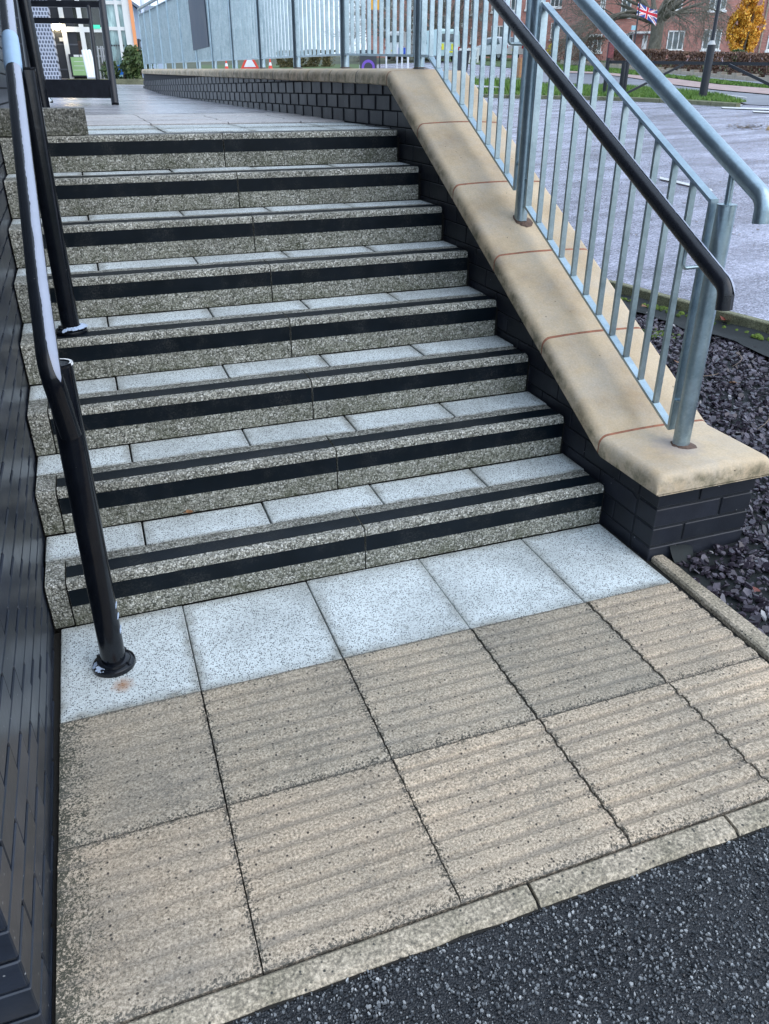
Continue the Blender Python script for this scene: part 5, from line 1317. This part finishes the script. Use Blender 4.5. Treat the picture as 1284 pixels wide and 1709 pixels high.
r_ = Vector((-vh.y, vh.x, 0)) * -1.0
def tri(s_, d_, nm, mat):
    m_ = MB(); c = [(-s_ * .58, 0), (s_ * .58, 0), (0, s_)]; cy = s_ / 3
    m_.loft([[tuple(r_ * a + Vector((0, 0, b_ + .12 + (0.33 * .95 - cy))) - vh * dd) for a, b_ in c] for dd in (d_, d_ + .02)]); m_.build(nm, mat, ts)
tri(1.15, 0, 'border', CR); tri(.70, .022, 'face', WH)
m = MB(); [m.bar(r_ * s_ + Vector((0, 0, -.05)), r_ * s_ * .6 + Vector((0, 0, .5)) + vh * .1, .04, .04) for s_ in (-.5, .5)]; m.build('stand', BMt, ts)
hedge('hedge', [pk(462, 113.5), pk(552, 112)], 1.05, 0.8, leafmat('mixed_hedge_leaves', (0.05, 0.05, 0.02), (0.13, 0.12, 0.045), (0.26, 0.2, 0.09)), 7000, 14, 'green and brown hedge seen under the upper railing', 0.05, 0.1, 0.0)
poly('distant_lawn', [(330, 117.6), (600, 117), (600, 108), (330, 109)], 0.03, gbase, kind='structure')
PU = flat('purple_ink', (0.20, 0.10, 0.50), 0.6); DBd = flat('charcoal_board', (0.05, 0.055, 0.06), 0.6)
P = pk(615, 117); pdp = (P - CAM).dot(vd); kx = pdp / 1281.6
pb = thing('poster_board', 'charcoal poster board with a purple ring and white lettering under the railing', 'poster', None, P)
def pbx(x0, x1, y0, y1, dd, nm, mat): 
    m_ = MB(); m_.loft([[tuple(r_ * a * kx + Vector((0, 0, b_ * kx)) - vh * q_) for a, b_ in ((x0, y0), (x1, y0), (x1, y1), (x0, y1))] for q_ in (dd, dd + .01)]); m_.build(nm, mat, pb)
pbx(-14, 14, -3, 29, 0, 'board', DBd)
m = MB(); n_ = 40
for R0, R1 in ((7.0, 11.0),):
    ra_ = [tuple(r_ * (math.cos(2*PI*j/n_) * R0 * kx) + Vector((0, 0, (4 + math.sin(2*PI*j/n_) * R0) * kx)) - vh * .02) for j in range(n_)]
    rb_ = [tuple(r_ * (math.cos(2*PI*j/n_) * R1 * kx) + Vector((0, 0, (4 + math.sin(2*PI*j/n_) * R1) * kx)) - vh * .02) for j in range(n_)]
    m.loft([ra_, rb_], True, False)
m.build('ring', PU, pb)
for k, (w0, z_) in enumerate(((5, 23), (9, 20.5))):
    for j in range(int(w0 * 1.4)): pbx(-w0 + j * 1.45, -w0 + j * 1.45 + 0.95, z_, z_ + 1.1, .011, 'lettering', WH)
for px, w_, mt, hh in ((645, 1.7, WH, 1.3), (663, 1.6, WH, 1.3), (681, 2.0, WH, 1.3), (634, 1.2, BMt, 1.2)):
    P = pk(px, 117); MB().tube([P, P + Vector((0, 0, hh))], w_ * kx * .8, 10); o = MB().tube([P, P + Vector((0, 0, hh))], w_ * kx * .8, 10).build('bollard', mt, smooth=50)
    tag(o, {645: 'white bollard just right of the purple poster board', 663: 'white bollard left of the small blue sign', 681: 'white bollard nearest the corner post', 634: 'thin black bollard close to the purple poster board'}[px], 'bollard')
bs = thing('blue_sign', 'small blue sign on a pale post seen under the upper railing', 'sign'); P = pk(671, 117)
MB().tube([P, P + Vector((0, 0, .9))], .05, 8).build('post', WH, bs); BLU = flat('sign_blue', (0.02, 0.08, 0.5), .5)
MB().loft([[tuple(P + r_ * a + Vector((0, 0, b_)) - vh * q_) for a, b_ in ((-.2, .7), (.2, .7), (.2, 1.12), (-.2, 1.12))] for q_ in (.06, .08)]).build('panel', BLU, bs)
bnr = thing('banner', 'narrow pink and orange banner on a pole seen between the upper balusters', 'banner'); P = pk(627, 112)
MB().tube([P, P + Vector((0, 0, 5.2))], .04, 8).build('pole', BMt, bnr)
for z0, z1, mt in ((3.9, 4.9, flat('pink_cloth', (0.75, 0.15, 0.35), .8)), (3.2, 3.85, flat('orange_cloth', (0.8, 0.4, 0.05), .8))):
    MB().loft([[tuple(P + r_ * a + Vector((0, 0, b_)) - vh * q_) for a, b_ in ((-.35, z0), (.35, z0), (.35, z1), (-.35, z1))] for q_ in (.05, .07)]).build('cloth', mt, bnr)

# ================================================================== LEFT: GLAZED BUILDING ACROSS THE LANDING
OB = at(110, 127, 18.0); lb = thing('glazed_building', 'modern building with tall glass wall, dark cladding and an orange stripe beyond the landing', 'building')
FN = Vector((-math.sin(R(2)), -math.cos(R(2)), 0)); FL = Facade(lb, OB, FN)
CL = flat('charcoal_cladding', (0.018, 0.022, 0.030), 0.45, 0, 0.2, 2); ORG = flat('orange_panel', (0.85, 0.34, 0.14), 0.5, 0, 0.05, 3)
PGr = flat('poster_green', (0.30, 0.50, 0.22), 0.6, 0, 0.1, 3)
t = NT('tinted_curtain_glass'); cc = t.ramp(t.noise(t.pos((3, 3, 0.7)), 1.0, 6, 0.7), [(0.34, (0.05, 0.08, 0.08)), (0.48, (0.22, 0.36, 0.36)), (0.62, (0.50, 0.70, 0.68))]); CGL = t.out(cc, 0.05, None, 0, 0.9)
DK = glassmat('dark_lobby_glass', (0.012, 0.016, 0.014), (0.06, 0.075, 0.06))
def fb(x0, y0, x1, y1, d0, d1, nm, mat, par_=lb):
    u0, u1, z0, z1 = FL.rect(x0, y0, x1, y1); return MB().box(u0, u1, d0, d1, z0, z1).build(nm, mat, par_)
HT = 5.5
u0, u1 = FL.uv(20, 100)[0], FL.uv(226, 100)[0]
MB().box(u0, u1, 0.6, 9, -0.5, HT).build('inner_wall', CL, lb)
uc0, uc1, _, _ = FL.rect(78, 0, 118, 127)
MB().box(u0, uc1, 0.0, 0.59, -0.5, HT).build('cladding', CL, lb)
for k in range(9): MB().box(u0, uc1, -0.012, -0.002, 0.12 + k * .5, 0.15 + k * .5).build('cladding_seam', flat('cladding_seam', (0.07, 0.08, 0.10), .5) if k == 0 else bpy.data.materials['cladding_seam'], lb)
# oblique brick pier: white jointed stack
t = NT('pale_jointed_brick'); g_ = t.sep(t.pos(src='Object')); cb = t.n('ShaderNodeCombineXYZ'); t.l(g_[0], cb.inputs[0]); t.l(g_[2], cb.inputs[1])
b2 = t.n('ShaderNodeTexBrick'); b2.inputs['Scale'].default_value = 1; b2.inputs['Brick Width'].default_value = 0.062; b2.inputs['Row Height'].default_value = 0.075; b2.inputs['Mortar Size'].default_value = 0.011
b2.inputs['Color1'].default_value = (0.05, 0.06, 0.09, 1); b2.inputs['Color2'].default_value = (0.10, 0.12, 0.16, 1); b2.inputs['Mortar'].default_value = (0.42, 0.46, 0.55, 1); t.l(cb.outputs[0], b2.inputs['Vector'])
PJ = t.out(b2.outputs['Color'], .7)
us, ue, zs, ze = FL.rect(62, 8, 82, 131); MB().box(us, ue, -1.0, -0.06, -0.35, HT).build('brick_pier', PJ, lb)
for (x, y0) in ((119, 0), (148, 0)):
    u = FL.uv(x, 120)[0]; MB().box(u - .05, u + .05, -0.08, 0.06, -0.3, HT).build('white_mullion', UP, lb)
zt = FL.uv(110, 49)[1]; ua, ub = FL.uv(117, 90)[0], FL.uv(178, 90)[0]
MB().box(ua, ub, -0.07, 0.05, zt - .05, zt + .05).build('white_transom', UP, lb)
zt2 = FL.uv(110, 8)[1]; MB().box(ua, ub, -0.06, 0.05, zt2, zt2 + .07).build('white_transom', UP, lb)
MB().box(ua, ub, 0.06, 0.10, -0.3, HT).build('lobby_glass', DK, lb)
fb(121, 68, 136, 96, 0.02, 0.055, 'brown_door', flat('brown_door', (0.05, 0.028, 0.02), .5))
pf = fb(121, 91, 144, 128, -0.20, -0.10, 'poster_case', BMt); fb(123.5, 96, 141.5, 126, -0.215, -0.201, 'poster', PGr, pf)
for x0, x1 in ((124, 132), (134, 141)): fb(x0, 92, x1, 95.5, -0.216, -0.202, 'poster_heading', UP, pf)
for k in range(3): fb(124, 103 + k * 7, 141, 103.6 + k * 7, -0.218, -0.2155, 'poster_line', UP, pf)
fb(100, 63, 110, 69, -0.04, -0.013, 'wall_notice', flat('grey_notice', (0.45, 0.47, 0.5), .6))
fb(156, 42, 167, 48, -0.09, -0.072, 'exit_sign', emis('exit_green', (0.05, 0.55, 0.35), 0.35))
LMP = emis('lit_lamp', (1.0, 0.80, 0.48), 14.0); u, z = FL.uv(95.5, 43)
MB().box(u - .09, u + .09, -0.25, -0.01, z + .05, z + .14).build('lamp_hood', BMt, lb); MB().lathe((u, -0.15, z - .02), [(0, -.08), (.07, -.05), (.10, 0), (.08, .06), (0, .07)], 14).build('lit_lamp', LMP, lb, smooth=True)
u_a = FL.uv(180, 90)[0]; u_b = FL.uv(213, 80)[0]; u_c = FL.uv(224.5, 80)[0]; u_d = FL.uv(230, 80)[0]
MB().box(u_a, u_b, -0.02, 0.02, -0.3, HT).build('glass_wall', CGL, lb)
for u in (u_a, (u_a + u_b) / 2 + .1): MB().box(u - .035, u + .035, -0.09, -0.021, -0.3, HT).build('glazing_bar', UP, lb)
for py in (48, 5): z = FL.uv(195, py)[1]; MB().box(u_a + .036, u_b, -0.085, -0.021, z - .035, z + .035).build('glazing_bar', UP, lb)
z = FL.uv(195, 76)[1]
for k in range(6): MB().lathe((u_a + .12 + (u_b - u_a - .2) * k / 5, -0.024, z), [(.02, 0), (.02, .004), (0, .004)], 8, (0, -1, 0)).build('glass_dot', BMt, lb)
MB().box(u_b, u_c, -0.12, 0.3, -0.3, HT + .3).build('white_column', UP, lb); MB().box(u_c, u_d, -0.16, 0.3, -0.3, HT + .3).build('orange_stripe', ORG, lb)
def FP(px, py, d_): a, z_ = FL.uv(px, py); return FL.O + FL.r * a + Vector((0, 0, z_)) + FL.n * d_
for k, x in enumerate((142, 147, 152)):
    a = FP(x + 9, 132, 1.2); b_ = FP(x - 5 + 3, 87, 0.8)
    o = MB().tube([a, b_], [0.045, 0.04], 12).build('white_roll', WH, smooth=50); tag(o, ('leftmost', 'middle', 'rightmost')[k] + ' of three tall white rolls leaning by the poster case', 'roll', 'white rolls leaning outside')
tr = thing('trolley', 'metal trolley of upright rods standing beside the white rolls', 'trolley')
for x0, x1 in ((160, 166), (165, 172), (168, 175)): MB().tube([FP(x0 + 3, 80, .9), FP(x1 + 3, 134, 1.0)], .016, 8).build('rod', DG, tr)
for y in (84, 96): MB().tube([FP(162, y, .9), FP(175, y, .9)], .014, 8).build('crossbar', DG, tr)
for x in (164, 178): MB().lathe(FP(x, 134, 1.0), [(0, -.02), (.05, -.02), (.05, .02), (0, .02)], 12, (1, 0, 0)).build('wheel', BMt, tr)
# planting beyond the landing
gk = struct('garden_kerb'); pa = [Vector((0.35, 16.2, 0)), Vector((1.25, 16.2, 0)), Vector((2.1, 15.9, 0)), Vector((3.2, 15.9, 0))]
for i in range(3):
    p, q = pa[i], pa[i+1]; z = zland(16); MB().bar(Vector((p.x + .004, p.y, z + .03)), Vector((q.x - .004, q.y, z + .03)), .10, .14).build('kerb_stone', M['kerbmoss'], gk)
sheet('garden_soil', [(0.3, 16.25, zland(16.2) + .03), (4, 16.0, zland(16.2) + .03), (4, 19.5, zland(19.5) + .03), (0.8, 18, zland(18) + .03)], M['soil'], kind='structure')
def bl(px, py, y, *a, **k):
    d_ = ray(px, py); P_ = CAM + d_ * ((y - CAM.y) / d_.y); P_.z = zland(y); bush('shrub', P_, *a, **k)
bl(232, 140, 16.8, .30, .3, .33, 2600, LG, 21, 'bushy green shrub beside the end of the upper brick wall', .03, .06)
bl(211, 130, 17.3, .16, .2, .17, 700, LG, 22, 'low green shrub in front of the orange stripe', .03, .055)
bl(186, 130, 17.2, .20, .2, .20, 700, LG, 23, 'sparse green shrub by the glass wall, seen past the black barrier', .025, .05, thr=0.05)
bk = thing('blue_bin', 'small bright blue bin standing among the shrubs by the glass wall', 'bin'); a = at(203, 123, 16.6)
BL2 = flat('bright_blue_plastic', (0.02, 0.16, 0.55), .4)
MB().loft([[(a.x + sx * s_, a.y + sy * s_, a.z + z) for sx, sy in ((-1, -1), (1, -1), (1, 1), (-1, 1))] for s_, z in ((.045, -.02), (.055, .14))]).build('body', BL2, bk); MB().cbox(a.x - .06, a.x + .06, a.y - .06, a.y + .06, a.z + .14, a.z + .16, .006).build('lid', BL2, bk)
# grey hall, gate, mast and distant roofs
OH = at(235, 95, 34); hl = thing('grey_hall', 'pale grey gabled hall beyond the glazed building', 'building'); FH = Facade(hl, OH, FN)
GH = flat('pale_blue_grey_cladding', (0.34, 0.42, 0.52), 0.6, 0, 0.08, .6); GR = flat('grey_roof', (0.16, 0.19, 0.24), .7)
u0, u1 = FH.uv(205, 80)[0], FH.uv(275, 80)[0]
zr0, zr1 = FH.uv(235, 33)[1], FH.uv(235, 48)[1]
MB().loft([[(u0, 0, -1.5), (u1, 0, -1.5), (u1, 0, zr1), (u0, 0, zr0 + 1.0)], [(u0, 8, -1.5), (u1, 8, -1.5), (u1, 8, zr1), (u0, 8, zr0 + 1.0)]]).build('wall', GH, hl)
MB().loft([[(u0 - .1, -.3, zr0 + 1.02), (u1 + .2, -.3, zr1 + .02), (u1 + .2, -.3, zr1 + .12), (u0 - .1, -.3, zr0 + 1.14)], [(u0 - .1, 8.3, zr0 + 1.02), (u1 + .2, 8.3, zr1 + .02), (u1 + .2, 8.3, zr1 + .12), (u0 - .1, 8.3, zr0 + 1.14)]]).build('roof', GR, hl)
for x in (216, 221): FH.window(x - 1.5, 18, x + 2, 36, 1, False)
gt = thing('gate', 'dark metal gate with tall posts in front of the grey hall', 'gate')
for x in (228.5, 234, 242): MB().tube([at(x, 95, 24), at(x - 2.2, 66 if x > 230 else 64, 24)], .045, 8).build('gate_post', BMt, gt)
MB().tube([at(231, 67, 24), at(240, 68, 24)], .03, 8).build('gate_rail', BMt, gt)
ms = MB().tube([at(245, 100, 30), at(235.5, -20, 30)], [.11, .07], 12).build('mast', flat('pale_mast', (0.55, 0.6, 0.72), .5), smooth=50); tag(ms, 'pale round mast rising behind the far end of the railing', 'mast')
for k, (x0, x1, y0, dp, lb_) in enumerate(((238, 262, 27, 95, 'distant pale block of flats left of the far railing end'), (262, 345, 30, 120, 'distant brown-roofed terrace behind the upper handrail'))):
    th_ = thing('distant_building', lb_, 'building'); Fd = Facade(th_, at((x0 + x1) / 2, 60, dp), -vh); u0, u1, z0, z1 = Fd.rect(x0, y0, x1, 95)
    MB().box(u0, u1, 0, 8, -8, z1).build('wall', flat('distant_wall_%s' % 'ab'[k], (0.36, 0.36, 0.36) if k == 0 else (0.32, 0.17, 0.13), .8), th_)
    MB().loft([[(u0 - .3, -.3, z1 + .002), (u0 - .3, 4, z1 + 1.4), (u0 - .3, 8.3, z1 + .002)], [(u1 + .3, -.3, z1 + .002), (u1 + .3, 4, z1 + 1.4), (u1 + .3, 8.3, z1 + .002)]]).build('roof', TILE if k else GR, th_)
    w_ = (u1 - u0); nw = 5
    for j in range(nw):
        a = u0 + w_ * (j + .25) / nw; MB().box(a, a + w_ / nw * .45, -.03, -.002, z1 - 2.2, z1 - 1.0).build('window', GL, th_)
